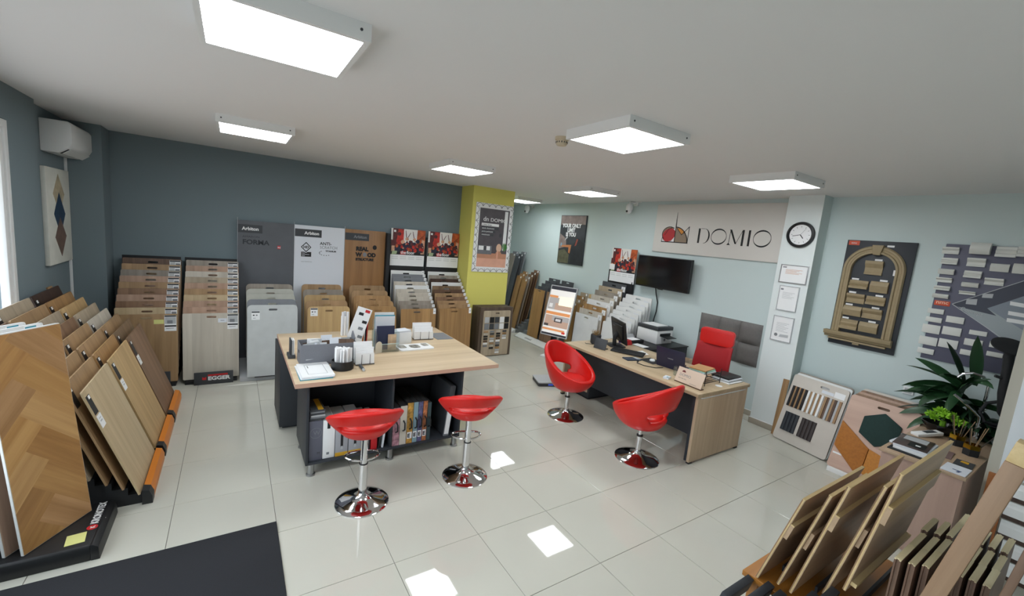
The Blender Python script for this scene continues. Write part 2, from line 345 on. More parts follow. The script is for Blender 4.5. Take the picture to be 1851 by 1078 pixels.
skirt('baseboard_pillar', 5.968, 5.98, -1.26, -.87, '-x'); skirt('baseboard_back', -.86, 3.71, YB-.010, YB, '-y')

# ------------------------------------------------------------------ ceiling lamps
lm = dict(f=MB(M['white']), d=MB(M['lamp']))
lm['f'].prism([(-.3, -.3), (.3, -.3), (.3, .3), (-.3, .3)], 'z', -.068, 0, 0, [[(-.275, -.275), (.275, -.275), (.275, .275), (-.275, .275)]])
lm['d'].box(-.274, .274, -.274, .274, -.066, -.05)
lf = lm['f'].mesh('frame', smooth=False); ld = lm['d'].mesh('diffuser', smooth=False)
ls = MB(M['darkgrey']).cyl((0, 0, 0), (0, -.003, 0), .006, n=8).mesh('screw')
where = {(0, 0): 'by the top edge over the doormat', (0, 1): 'above the grey fabric storage box', (1, 0): 'large in view beside smoke detector', (1, 1): 'above the oak work table', (2, 0): 'in front of white pillar with clock', (2, 1): 'between the two white security cameras'}
lamps = [((.25, 2.389, 4.498)[c]+.2745, (-1.579, 1.033)[r_]+.2745, where[(c, r_)]) for c in range(3) for r_ in range(2)] + [(5.27, 3.86, 'partly behind the yellow column')]
for x, y, w_ in lamps:
    t = thing('ceiling_light', 'square white LED ceiling panel ' + w_, 'ceiling light', (x, y, ZC), 0, 'square LED ceiling panels')
    place('frame', lf, t); place('diffuser', ld, t); place('screw', ls, t, (-.26, -.3, -.03)); place('screw', ls, t, (.26, -.3, -.03))
t = thing('smoke_detector', 'small cream smoke detector on ceiling beside LED panel', 'smoke detector', (2.49, -.80, ZC))
cream = mat('cream_plastic', 'cdbfa4', 0.5)
MB(cream).lathe([(.055, 0), (.055, -.02), (.045, -.024)], 24).build('base', t); MB(cream).lathe([(.044, -.024), (.044, -.05), (.036, -.062), (.0, -.064)], 24).build('head', t)
v = MB(M['darkgrey']); [v.box(.0435*math.cos(a)-.003, .0435*math.cos(a)+.003, .0435*math.sin(a)-.003, .0435*math.sin(a)+.003, -.046, -.034) for a in [2*PI*i/14 for i in range(14)]]; v.build('vent', t)
def camera_dome(y, label):
    t = thing('security_camera', label, 'camera', (XW, y, 2.80), -PI/2, 'white security cameras'); t.scale = (1.3, 1.3, 1.3)
    MB(M['white']).box(-.035, .035, -.02, 0, .01, .09).build('wall_plate', t, bevel=.004)
    MB(M['white']).tube([(0, -.02, .05), (0, -.08, .055), (0, -.13, .05), (0, -.13, .02)], .014).build('arm', t)
    MB(M['white']).lathe([(.0, .045), (.03, .04), (.045, .01), (.045, -.03), (.04, -.045)], 20, (0, -.13, -.01)).build('housing', t)
    e = MB(M['white']); e.ball((0, -.135, -.065), .038, .038, .038); h = e.build('head', t); MB(M['black']).cyl((0, -.165, -.07), (0, -.176, -.073), .014).build('lens', h)
    MB(M['white']).tube([(.03, -.12, .02), (.09, -.1, .05), (.16, -.09, .055)], .006).build('antenna', t)
camera_dome(4.75, 'white security camera on wall beside yellow column'); camera_dome(1.67, 'white security camera on wall beside DOMIO sign')

# ------------------------------------------------------------------ side wall: air conditioner, pipe, canvas
t = thing('air_conditioner', 'white split air conditioner high on the grey side wall', 'air conditioner', (XL, 2.40, 2.49), PI/2)
b = MB(M['white']); b.prism([(0, 0), (-.12, 0), (-.2, .06), (-.22, .1), (-.22, .27), (-.2, .3), (0, .3)], 'x', 0, .84); b.build('body', t, bevel=.008)
b = MB(M['black']); b.prism([(-.125, -.002), (-.185, .042), (-.18, .047), (-.12, .003)], 'x', .05, .79); b.build('air_slot', t)
b = MB(M['whitem']); b.prism([(-.135, .0), (-.197, .05), (-.203, .048), (-.14, -.004)], 'x', .06, .78); b.build('louver', t)
t = thing('pipe_cover', 'thin white pipe cover running down from air conditioner', 'pipe', (XL, 3.075, 0), PI/2)
MB(M['white']).box(-.004, .018, -.022, 0, 0.0, 2.49).build('channel', t, bevel=.003)
t = thing('wall_canvas', 'white canvas with three stacked diamonds under air conditioner', 'painting', (XL, 2.36, 1.40), PI/2)
cw, ch = .70, .95
MB(mat('canvas_cream', 'd8d8cf', 0.8, noise=.06, nscale=8)).box(0, cw, -.035, 0, 0, ch).build('canvas', t, bevel=.004)
for nm, cz, hh, m in (('diamond', .70, .20, mat('diamond_gold', 'b7a98c', .6, noise=.3, nscale=9)), ('diamond', .50, .22, mat('diamond_navy', '1f3a56', .5, noise=.2, nscale=9)), ('diamond', .27, .20, mat('diamond_bronze', '6d574c', .6, noise=.25, nscale=9))):
    b = MB(m); k = -.0352-.0006*(1-cz); b.prism([(cw*.5, cz-hh), (cw*.5+.17, cz), (cw*.5, cz+hh), (cw*.5-.17, cz)], 'y', k-.001-.0005*(1-cz), -.035); b.build(nm, t, smooth=False)

# ------------------------------------------------------------------ wood tones
tones = {
 'pale oak': wood('pale_oak', 'cdb894', 'b39c78', pw=.19), 'light oak': wood('light_oak', 'c6a878', 'a98a5e', pw=.19), 'golden oak': wood('golden_oak', 'b18b5c', '8e6b44', pw=.19, knots=.6),
 'tan oak': wood('tan_oak', 'b0906a', '937553', pw=.19), 'brown oak': wood('brown_oak', '927258', '745740', pw=.19, knots=.5), 'rosy oak': wood('rosy_oak', 'b99a84', 'a1826d', pw=.19),
 'walnut brown': wood('walnut_brown', '6f5440', '4f3a2b', pw=.19), 'dark walnut': wood('dark_walnut', '4b352a', '33231c', pw=.19), 'grey oak': wood('grey_oak', '9f968a', '837a70', pw=.19),
 'beige': wood('beige_ash', 'b5a68f', '9f907a', pw=.19), 'bleached': wood('bleached_oak', 'c9c2b4', 'b4ac9e', pw=.19), 'white': mat('white_laminate', 'dfe0de', .45, noise=.02, nscale=8),
 'pale concrete': mat('pale_concrete', 'bdc1c0', .55, noise=.06, nscale=7), 'light concrete': mat('light_concrete', 'b3b3a8', .55, noise=.08, nscale=7), 'slate grey': mat('slate_grey', '7b7e83', .55, noise=.08, nscale=7),
 'dark slate': mat('dark_slate', '4a4d51', .55, noise=.08, nscale=9), 'marble white': mat('marble_white', 'd3d5d4', .4, noise=.06, nscale=5), 'amber oak': wood('amber_oak', 'ad8654', '8e6a40', pw=.19),
 'honey oak': wood('honey_oak', 'b59064', '96734b', pw=.19, knots=.7), 'smoked oak': wood('smoked_oak', '8a7156', '6c563f', pw=.19, knots=.6)}

# ================================================================== stepped sample racks
def rack_boards(base, rz, n, w, h, t, lean, dy, dz, z0, specs, rackdesc, group, r=.01, slot=None, bottom=False, cards=None, jit=0.0, name='sample_board', kindword='sample board'):
    me = board_mesh(w, h, t, r, slot, bottom); out = []
    for i in range(n):
        tone = specs[i]
        p = loc_world(base, rz, (random.uniform(-jit, jit), i*dy, z0+i*dz))
        o = place(name, me, None, p, (-lean, 0, rz), tones[tone])
        tag(o, f'{tone} {kindword}, {nth(i, n)}, {rackdesc}', 'sample board', group)
        if cards: cards(o, i)
        out.append(o)
    return out

# --- three orange-lipped racks along the side wall
OR = [(.09, 'rack nearest the doormat', ['pale oak', 'tan oak', 'tan oak', 'beige', 'tan oak', 'light oak', 'brown oak', 'beige']),
      (.79, 'middle rack with orange lip', ['light oak', 'golden oak', 'tan oak', 'tan oak', 'brown oak', 'beige', 'tan oak', 'beige']),
      (1.48, 'orange-lipped rack by grey wall', ['brown oak', 'smoked oak', 'tan oak', 'bleached', 'beige', 'light oak', 'golden oak', 'dark walnut'])]
for y0, desc, specs in OR:
    base = (-.19, y0+.33, 0)
    t = thing('tilted_board_rack', 'black stepped floor ' + desc + ', orange front bar', 'display rack', base, PI/2, 'orange-lipped tilted board racks')
    stepped_base(8, .60, .083, .055, .08, .0, M['blackm'], lip=.0).build('stepped_base', t, smooth=False)
    b = MB(M['orange']); b.prism([(-.062, 0), (-.062, .05), (-.045, .095), (-.008, .105), (-.008, 0)], 'x', -.25, .33); b.build('front_bar', t, smooth=False)
    b = MB(M['black']); b.prism([(-.064, 0), (-.064, .052), (-.046, .098), (-.006, .108), (-.006, 0)], 'x', -.33, -.25); b.build('end_cap', t, smooth=False)
    def oc(o, i):
        put_card(o, 'black', -.285, .80-.02)
        if i == 0: put_card(o, 'price', -.28, .80-.165, 'price_tag')
    rack_boards(base, PI/2, 8, .66, .82, .012, math.radians(19), .083, .055, .085, specs, desc, 'boards in the orange-lipped racks', r=.012, cards=oc, jit=.006)
# a narrow offcut tucked behind the last of them
o = place('sample_offcut', board_mesh(.12, .75, .012, .004), None, (-.82, 2.21, .56), (-math.radians(17), 0, PI/2), tones['honey oak']); tag(o, 'narrow honey oak offcut standing behind the racks by pipe cover', 'sample board')
o.location = (-.90, 2.24, .50)

# --- herringbone display in front of them
t = thing('herringbone_display', 'low black display tray lettered KRONOTEX beside the doormat', 'display rack', (0, 0, 0))
b = MB(M['black']); b.prism([(-.41, 0), (-.41, .085), (-.40, .10), (.06, .10), (.06, 0)], 'x', -1.09, -.345); b.build('tray', t, bevel=.006)
b = MB(M['black']); b.prism([(-.346, 0), (-.346, .1), (-.335, .1), (-.31, .08), (-.305, 0)], 'y', -.41, .06); b.build('front_lip', t, bevel=.003)
text('lettering', 'KRONOTEX', .052, M['white'], t, (-.353, -.19, .1015), (0, 0, PI/2), bold=.0012, sx=.82)
text('small_lettering', 'BY SWISS KRONO GROUP', .018, M['white'], t, (-.327, -.14, .0955), (0, math.radians(10), PI/2), bold=.0004)
b = MB(M['redp']); b.add([(-.372+.026*math.cos(a), -.225+.026*math.sin(a), .1012) for a in [2*PI*i/20 for i in range(20)]], [tuple(range(20))]); b.build('logo_disc', t, smooth=False)
text('logo_mark', 'K', .03, M['white'], t, (-.36, -.235, .1016), (0, 0, PI/2), bold=.001)
b = MB(M['yellowp']); b.obox((-.425, -.315, .1015), .085, .10, .002, (0, 0, .1)); b.build('sticky_note', t, smooth=False)
def clip(poly, x0, x1, z0, z1):
    for ax, lim, sgn in ((0, x0, 1), (0, x1, -1), (1, z0, 1), (1, z1, -1)):
        out = []
        for i in range(len(poly)):
            a, c = poly[i], poly[(i+1) % len(poly)]; da, dc = sgn*(a[ax]-lim), sgn*(c[ax]-lim)
            if da >= 0: out.append(a)
            if da*dc < 0: k = da/(da-dc); out.append(tuple(a[j]+(c[j]-a[j])*k for j in (0, 1)))
        poly = out
        if len(poly) < 3: return []
    return poly
hbw, hbh = .40, 1.235
hrz = math.atan2(.857565, .514376)                     # the boards stand turned to the doormat
nrm = Vector((.857565, -.514376)); along = Vector((.514376, .857565))
hb = [wood('herring_%d' % i, *c, axis=ax, scale=1.1, vary=.12, knots=.6) for i, (c, ax) in enumerate([(('c79b62', 'ab7d47'), 'X'), (('bf935b', '9d6f3e'), 'X'), (('cfa56e', 'b18552'), 'X'), (('c0966a', '9d7346'), 'X'), (('b98a52', '94683a'), 'X')])]
for k, (tone, lab) in enumerate([('honey oak', 'herringbone oak board standing in the KRONOTEX tray, front board'), ('rosy oak', 'rosy grey white-edged board, second board in the KRONOTEX tray'), ('walnut brown', 'dark brown white-edged board, third board in the KRONOTEX tray')]):
    D = Vector((-.413, -.03)) - nrm*(.078*k) - along*(.02*k)
    c = D - along*(hbw/2)
    o = place('display_board', board_mesh(hbw, hbh, .014, .012), None, (c.x, c.y, .103), (-.107, 0, hrz), M['whitem']); tag(o, lab, 'sample board', 'boards in the herringbone display')
    if k == 0:
        pw, plen = .15, .52; q = math.sqrt(.5); n_ = 0
        for i in range(-14, 15):
            for j in range(-3, 4):
                for side in (0, 1):                     # herringbone lattice (pw, pw), (plen, -plen), turned by 45 degrees
                    ox, oz = i*pw+j*plen, i*pw-j*plen
                    R_ = [(ox, oz), (ox+plen, oz), (ox+plen, oz+pw), (ox, oz+pw)] if side == 0 else [(ox+plen, oz+pw-plen), (ox+plen+pw, oz+pw-plen), (ox+plen+pw, oz+pw), (ox+plen, oz+pw)]
                    poly = clip([((x-z)*q-.36, (x+z)*q+.30) for x, z in R_], -hbw/2+.003, hbw/2-.003, .003, hbh-.006)
                    if len(poly) < 3: continue
                    ang = PI/4 if side == 0 else 3*PI/4; ca, sa = math.cos(-ang), math.sin(-ang)
                    cx = sum(p_[0] for p_ in poly)/len(poly); cz = sum(p_[1] for p_ in poly)/len(poly)
                    lp = [((p_[0]-cx)*ca-(p_[1]-cz)*sa, (p_[0]-cx)*sa+(p_[1]-cz)*ca) for p_ in poly]   # grain along x
                    MB(hb[(i*3+j*5+side*2) % 5]).prism(lp, 'y', 0, .002).build('stave', o, loc=(cx, -.0022-.0003*((n_*7) % 3), cz), rot=(0, -ang, 0), smooth=False); n_ += 1
        put_card(o, 'teal', hbw/2-.07, hbh-.008)
    else:
        b = MB(tones[tone]); b.box(-hbw/2+.004, hbw/2-.004, -.0015, 0, .003, hbh-.03); b.build('decor_face', o, smooth=False); put_card(o, 'teal', hbw/2-.06, hbh-.004)

# --- two handle-board racks at the grey wall
ES = [(-.475, 'by the side wall', ['tan oak', 'pale oak', 'brown oak', 'rosy oak', 'brown oak', 'tan oak', 'rosy oak', 'grey oak', 'tan oak', 'walnut brown'], 'note'),
      (.13, 'with EGGER plate', ['bleached', 'rosy oak', 'rosy oak', 'pale oak', 'tan oak', 'rosy oak', 'beige', 'bleached', 'rosy oak', 'grey oak'], 'note_white')]
for xc, desc, specs, note in ES:
    base = (xc, 2.60, 0)
    t = thing('handle_board_rack', 'black stepped rack of handle boards at grey wall ' + desc, 'display rack', base, 0, 'handle-board racks at the grey wall')
    stepped_base(10, .52, .0655, .0644, .045, .02, M['blackm']).build('stepped_base', t, smooth=False)
    MB(M['blackm']).box(-.30, .265, .74, .765, 0, 1.45).build('back_panel', t, bevel=.003)
    def ec(o, i, note=note):
        put_card(o, 'photo_tall' if i == 0 else 'photo', .215, .785)
        if i == 0: put_card(o, note, .11, .735, 'price_note')
    rack_boards(base, 0, 10, .56, .80, .010, .075, .0655, .0644, .05, specs, 'rack ' + desc, 'handle boards at the grey wall', r=.012, slot=(.10, .024, .045, .0), cards=ec, bottom=True)
t = thing('brand_plate', 'dark grey EGGER name plate leaning on the handle-board rack', 'sign', (.155, 2.525, 0))
MB(M['darkgrey']).box(-.195, .195, -.008, .004, 0, .155).build('plate', t, bevel=.002)
text('lettering', 'EGGER', .062, M['white'], t, (-.06, -.0095, .055), bold=.0028, sx=1.15)
b = MB(M['redp']); b.flat([(-.06, .104), (.14, .108), (.14, .128), (-.06, .124)], 'y', -.0092); b.flat([(-.115, .06), (-.075, .06), (-.075, .10), (-.095, .085), (-.115, .10)], 'y', -.0092); b.build('logo_bar', t, smooth=False)
t = thing('upright_plate', 'small dark upright plate at foot of rack by side wall', 'plate', (-.30, 2.55, 0)); MB(M['darkgrey']).box(-.04, .04, -.006, .006, 0, .19).build('plate', t, bevel=.002)

# --- three tall displays with five rounded boards each
AD = [(.40, 1.085, 'dark grey FORMA display', mat('forma_panel', '5a5d62', .6, noise=.07, nscale=4), ['pale concrete', 'slate grey', 'light concrete', 'light concrete', 'grey oak'], (.775, .56, 2.47, .045), 'FORMA display'),
      (1.09, 1.775, 'white ANTI-SCRATCH display', M['paper2'], ['light oak', 'tan oak', 'light oak', 'grey oak', 'tan oak'], (1.465, .55, 2.62, .055), 'ANTI-SCRATCH display'),
      (1.78, 2.40, 'oak REAL WOOD display', wood('realwood_panel', 'a3784a', '7c5836', scale=.5, knots=.9), ['golden oak', 'honey oak', 'honey oak', 'tan oak', 'tan oak'], (2.125, .55, 2.58, .055), 'REAL WOOD display')]
for x0, x1, lab, pm, specs, (bx_, bw, by, dz) , dname in AD:
    t = thing('tall_board_display', lab + ' panel with base tray at grey wall', 'display rack', (x0, 3.38, 0), 0, 'tall branded board displays'); w = x1-x0
    MB(pm).box(0, w, 0, .022, 0, 1.985).build('back_panel', t, bevel=.002)
    b = MB(M['lgrey'] if x0 < 1 else M['grey']); b.prism([(-.88, 0), (-.88, .05), (-.86, .055), (-.002, .055), (-.002, 0)], 'x', .02, w-.02); b.build('base_tray', t, bevel=.003)
    b = MB(M['lgrey']); b.box(-.004, 0, -.003, .024, 0, 2.02); b.build('edge_trim', t, smooth=False)
    hw = .29 if x0 < 1 else .36
    b = MB(M['darkgrey']); b.box(.005, hw, -.003, 0, 1.82, 1.93); hd = b.build('header_band', t, smooth=False)
    text('lettering', 'Arbiton', .062, M['white'] if x0 < 1.7 else M['grey'], hd, (.05 if x0 < 1 else .13, -.0035, 1.855), bold=.002)
    if x0 < 1:
        text('lettering', 'FORMA', .088, M['dark'], t, (.055, -.001, 1.665), bold=.003, sx=1.08); text('small_lettering', 'AMARON', .036, M['dark'], t, (.055, -.001, 1.755), sx=1.3)
        b = MB(M['redp']); b.box(.475, .515, -.003, 0, 1.62, 1.665); b.build('badge', t, smooth=False); text('badge_lettering', '5G', .03, M['white'], t, (.478, -.004, 1.63), bold=.001)
    elif x0 < 1.5:
        b = MB(M['black']); b.prism([(.155, 1.595), (.225, 1.67), (.155, 1.745), (.085, 1.67)], 'y', -.002, 0, 0, [[(.155, 1.612), (.21, 1.67), (.155, 1.728), (.10, 1.67)]]); b.prism([(.09, 1.53), (.225, 1.53), (.225, 1.60), (.175, 1.60), (.155, 1.585), (.135, 1.60), (.09, 1.60)], 'y', -.002, 0)
        b.build('diamond_mark', t, smooth=False); text('mark_lettering', 'HD', .05, M['black'], t, (.118, -.001, 1.653), bold=.002)
        for k in range(3):
            b = MB(M['paper2']); b.flat([(.10, 1.585-.02*k-.006), (.14+.06*(k == 1), 1.585-.02*k-.006), (.14+.06*(k == 1), 1.585-.02*k), (.10, 1.585-.02*k)], 'y', -.0026); b.build('print_line', t, smooth=False)
        text('lettering', 'ANTI-', .062, M['black'], t, (.34, -.001, 1.715), bold=.0012); text('thin_lettering', 'SCRATCH', .058, M['grey'], t, (.34, -.001, 1.66), sx=.95)
        text('small_lettering', 'TITANIUM', .032, M['black'], t, (.42, -.001, 1.615), bold=.0014); text('fine_print', 'HIGH DEFINITION', .018, M['grey'], t, (.09, -.001, 1.45))
        for k in range(8):
            b = MB(M['black']); a = PI*.75+k*.42; b.box(.42+.085*math.cos(a)-.006, .42+.085*math.cos(a)+.006, -.002, 0, 1.595+.035*math.sin(a)-.005, 1.595+.035*math.sin(a)+.005); b.build('dot', t, smooth=False)
    else:
        text('lettering', 'REAL', .082, M['blackm'], t, (.17, -.001, 1.665), bold=.006); text('lettering', 'W', .082, M['blackm'], t, (.17, -.001, 1.575), bold=.006); text('lettering', 'OD', .082, M['blackm'], t, (.345, -.001, 1.575), bold=.006); text('lettering', 'STRUCTURE', .052, M['blackm'], t, (.17, -.001, 1.51), bold=.004, sx=.95)
        b = MB(M['brown'] if 'brown' in M else M['grey']); b.prism(ell(.305, 1.605, .03, .034, 20), 'y', -.002, 0); b.build('knot_mark', t, smooth=False)
        b = MB(M['blackm']); b.prism(ell(.455, 1.725, .032, .036, 20), 'y', -.002, 0); b.build('badge', t, smooth=False)
    n = 5; dy = .155
    st = MB(M['blackm'])
    for i in range(n): st.box(bx_-x0-.2, bx_-x0+.2, by-3.38+i*dy-.015, by-3.38+i*dy+.05, .056, .06+i*dz-.004 if i else .058)
    st.build('step_blocks', t, smooth=False, merge=False)
    def ac(o, i, x0=x0):
        if i == 0 and x0 < 1.5: put_card(o, 'spec', -.19, .83)
    rack_boards((bx_, by, 0), 0, n, bw, (.905 if x0 < 1 else .85), .016, .10, dy, dz, .062, specs, dname, 'rounded boards in the tall displays', r=.05, slot=(.10, .026, .06, 0), cards=ac, kindword='rounded board')

# --- picture posters on the slotted racks
def band_poster(t, w, z0, z1, y):
    H = z1-z0; b = MB(M['paper'])
    b.box(0, w, y, y+.006, z0, z1); b.build('poster_sheet', t, smooth=False)
    zz = z0+.30*H
    def S(u, v): return (u*w, zz+v*(z1-zz))
    p = MB(mat('print_dark', '1d1a20', .5)); k = [0]
    def fl(pts, m): k[0] += 1; p.flat([S(*q) for q in pts], 'y', y-.0004-.00006*k[0], m)
    pr = dict(o=mat('print_orange', 'b5552b', .5, noise=.5, nscale=14), r=mat('print_redlight', 'b52d22', .5, noise=.4, nscale=18), wl=mat('print_bright', 'e6e3df', .5), pk=mat('print_skin', 'c99a7e', .5, noise=.3, nscale=20), nv=mat('print_navy', '20243a', .5, noise=.4, nscale=30), pu=mat('print_maroon', '5a2326', .5, noise=.4, nscale=22), gr=mat('print_green', '9fb08a', .5))
    fl([(0, 0), (1, 0), (1, 1), (0, 1)], M['blackm']); fl([(0, .35), (1, .35), (1, 1), (0, 1)], pr['pu']); fl([(.74, .3), (1, .3), (1, 1), (.74, 1)], pr['o']); fl([(.15, .40), (.42, .40), (.40, .98), (.2, .98)], pr['r'])
    fl([(.36, .35), (.74, .35), (.76, 1), (.36, 1)], pr['wl']); fl([(.88, .06), (.99, .06), (.99, .6), (.9, .65)], pr['pk']); fl([(.0, .56), (.05, .56), (.05, 1), (0, 1)], pr['wl'])
    for (u, v, s, m) in ((.23, .80, .055, 'pu'), (.25, .55, .10, 'r'), (.34, .5, .06, 'pk'), (.46, .62, .05, 'pk'), (.68, .62, .045, 'pk'), (.56, .52, .045, 'pu'), (.78, .55, .06, 'nv'), (.6, .30, .17, 'nv'), (.42, .34, .10, 'nv'), (.86, .36, .08, 'pu'), (.86, .2, .08, 'nv'), (.2, .22, .09, 'nv'), (.46, .44, .05, 'nv'), (.7, .42, .06, 'nv')):
        fl([(u+s*math.cos(a), v+s*1.3*math.sin(a)) for a in [2*PI*i/14 for i in range(14)]], pr[m])
    rg = random.Random(3)
    for _ in range(26):
        u, v, s = rg.uniform(.12, .95), rg.uniform(.18, .52), rg.uniform(.018, .034); m_ = rg.choice(['pu', 'pk', 'nv', 'nv', 'r', 'o'])
        fl([(u+s*1.6*math.cos(a), v-.06+s*2.6*math.sin(a)) for a in [2*PI*i/10 for i in range(10)]], pr[m_]); fl([(u+s*.75*math.cos(a), v+s*1.9+s*math.sin(a)) for a in [2*PI*i/8 for i in range(8)]], pr[rg.choice(['pk', 'pu'])])
    for (a, c) in (((.44, .68), (.41, .95)), ((.48, .68), (.56, .88)), ((.66, .68), (.62, .92)), ((.80, .62), (.97, .82))): fl([(a[0]-.012, a[1]), (a[0]+.012, a[1]), (c[0]+.008, c[1]), (c[0]-.008, c[1])], pr['pu'])
    fl([(.02, .12), (.11, .12), (.11, .34), (.02, .34)], pr['pk']); fl([(.03, 0), (.17, .02), (.19, .14), (.05, .15)], pr['gr']); fl([(.07, .86), (.13, .86), (.13, .94), (.07, .94)], M['paper'])
    fl([(.28, .01), (.44, .02), (.44, .15), (.28, .14)], M['redp']); fl([(.45, .02), (.70, .02), (.70, .14), (.45, .15)], M['darkgrey'])
    p.build('poster_print', t, smooth=False, merge=False)
    text('lettering', 'the', .072*w/.6, M['paper'], t, (.29*w, y-.0065, zz+.04*(z1-zz)), bold=.001); text('lettering', 'floor', .072*w/.6, M['paper'], t, (.46*w, y-.0065, zz+.04*(z1-zz)), bold=.001)
    l = MB(M['lgrey'])
    for r_ in range(2):
        for c in range(4): l.flat([(w*(.04+.24*c), z0+H*(.24-.05*r_)), (w*(.22+.24*c), z0+H*(.24-.05*r_)), (w*(.22+.24*c), z0+H*(.25-.05*r_)), (w*(.04+.24*c), z0+H*(.25-.05*r_))], 'y', y-.0006)
    l.build('small_print', t, smooth=False)
FS = [(2.49, 'beside the oak panel', ['golden oak', 'grey oak', 'grey oak', 'bleached', 'bleached', 'bleached', 'white', 'bleached', 'slate grey', 'slate grey', 'white']),
      (3.125, 'beside the yellow column', ['golden oak', 'tan oak', 'tan oak', 'brown oak', 'tan oak', 'walnut brown', 'smoked oak', 'white', 'dark walnut', 'grey oak', 'white'])]
for x0, desc, specs in FS:
    w = .57; base = (x0+w/2, 2.66, 0)
    t = thing('poster_rack', 'black board rack with concert poster ' + desc, 'display rack', (x0, 0, 0), 0, 'black poster racks')
    s_ = stepped_base(11, w-.04, .0595, .053, .045, .0, M['blackm']).build('stepped_base', t, loc=(w/2, 2.66, 0), smooth=False)
    MB(M['blackm']).box(-.025, w+.022, 3.40, 3.425, 0, 1.95).build('back_panel', t, bevel=.002)
    band_poster(t, w+.01, 1.455, 2.06, 3.385)
    def fc(o, i): put_card(o, 'tab_tall' if i == 0 else 'tab', .26, .795, 'price_tab')
    rack_boards(base, 0, 11, w, .805, .011, .06, .0595, .053, .05, specs, 'poster rack ' + desc, 'boards in the black poster racks', r=.006, slot=(.11, .026, .05, -.03), cards=fc)
MB(M['blackm']).box(2.405, 2.46, 3.30, 3.42, 0, 1.97).build('rack_side_post', None, bevel=.003)
tag(bpy.data.objects['rack_side_post'], 'black upright post between oak display and poster rack', 'post')

# ================================================================== yellow column
t = thing('column_poster', 'DOMIO interior poster with white scalloped border on yellow column', 'poster', (3.785, 3.0, 1.445)); pw_, ph_ = .745, 1.18
MB(M['paper']).box(0, pw_, -.02, 0, 0, ph_).build('panel', t, bevel=.002)
b = MB(M['black'])                                       # scallop border
def arc(cx, cz, r, a0, a1, n=7):
    pts = [(cx+r*math.cos(a0+(a1-a0)*i/n), cz+r*math.sin(a0+(a1-a0)*i/n)) for i in range(n+1)]
    for p, q in zip(pts, pts[1:]):
        d = Vector((q[0]-p[0], q[1]-p[1])).normalized()*.0035; b.flat([(p[0]-d.y, p[1]+d.x), (p[0]+d.y, p[1]-d.x), (q[0]+d.y, q[1]-d.x), (q[0]-d.y, q[1]+d.x)], 'y', -.0204)
for i in range(6):
    for zc in (0.0, ph_-.062): arc(.062+i*.124, zc, .055, .12, PI-.12)
    for zc in (.0, ph_-.065): b.flat([(i*.124+.121, zc+.002), (i*.124+.127, zc+.002), (i*.124+.127, zc+.062), (i*.124+.121, zc+.062)], 'y', -.0203)
for i in range(9):
    for xc in (.0, pw_-.062): arc(xc+.002, .08+i*.122, .054, -PI/2+.1, PI/2-.1); b.flat([(xc, .138+i*.122), (xc+.06, .138+i*.122), (xc+.06, .143+i*.122), (xc, .143+i*.122)], 'y', -.0203)
b.build('border_pattern', t, smooth=False, merge=False)
p = MB(mat('poster_wall', '4f4a4f', .5, noise=.12, nscale=9)); X0, X1, Z0, Z1 = .075, pw_-.075, .09, ph_-.085
def pic(pts, m, k): p.flat([(X0+u*(X1-X0), Z0+v*(Z1-Z0)) for u, v in pts], 'y', -.0206-.0002*k, m)
R4 = lambda a, c, d, e: [(a, d), (c, d), (c, e), (a, e)]
pc = dict(f=mat('poster_floor', 'b98468', .5, noise=.1, nscale=7), f2=mat('poster_rug', 'd9a48c', .5, noise=.08, nscale=6), s=mat('poster_sofa', '6c6e72', .6, noise=.1, nscale=20), g=mat('poster_green', '3f7a35', .6), w=M['paper'], d=M['darkgrey'])
pic(R4(0, 1, 0, 1), 0, 0); pic(R4(.84, .95, .3, .98), M['paper'], 1); pic(R4(0, 1, 0, .24), pc['f'], 2); pic(R4(0, 1, 0, .15), pc['f2'], 3); pic(R4(0, .48, .22, .37), pc['s'], 4); pic(R4(.04, .2, .29, .36), pc['w'], 5); pic(R4(.26, .42, .29, .36), pc['w'], 5); pic(R4(.22, .3, .29, .36), pc['d'], 6)
pic(ell(.72, .34, .09, .075, 16), mat('poster_blush', 'd8b49a', .6), 7); pic(ell(.72, .24, .1, .045, 16), pc['f'], 8); pic(R4(.66, .7, .1, .3), pc['f2'], 9)
for k in range(9): a = .3+k*.28; pic([(.9, .28), (.9+.10*math.cos(a)-.012, .33+.09*math.sin(a)), (.9+.12*math.cos(a), .33+.11*math.sin(a)), (.9+.10*math.cos(a)+.012, .33+.09*math.sin(a)-.01)], pc['g'], 10)
pic(R4(.08, .66, .705, .75), pc['w'], 5); pic(R4(.08, .66, .645, .69), pc['d'], 5); pic(R4(.08, .55, .59, .63), pc['d'], 5); pic(R4(.08, .5, .535, .57), pc['d'], 5); pic(ell(.74, .56, .045, .035, 16), pc['d'], 5)
p.build('picture', t, smooth=False, merge=False)
text('lettering', 'DOMIO', .085, M['paper'], t, (X0+.36*(X1-X0), -.0225, Z0+.785*(Z1-Z0)), sx=1.15); text('logo', 'dn', .11, M['paper'], t, (X0+.12*(X1-X0), -.0225, Z0+.785*(Z1-Z0)))
for k, (bd, zz) in enumerate((('ti ideas design', .715), ('spazio showroom', .655), ('porte pavimenti', .60), ('rivestimenti', .545))): text('small_lettering', bd, .034, M['dark'] if k == 0 else M['paper'], t, (X0+.1*(X1-X0), -.0225, Z0+zz*(Z1-Z0)))

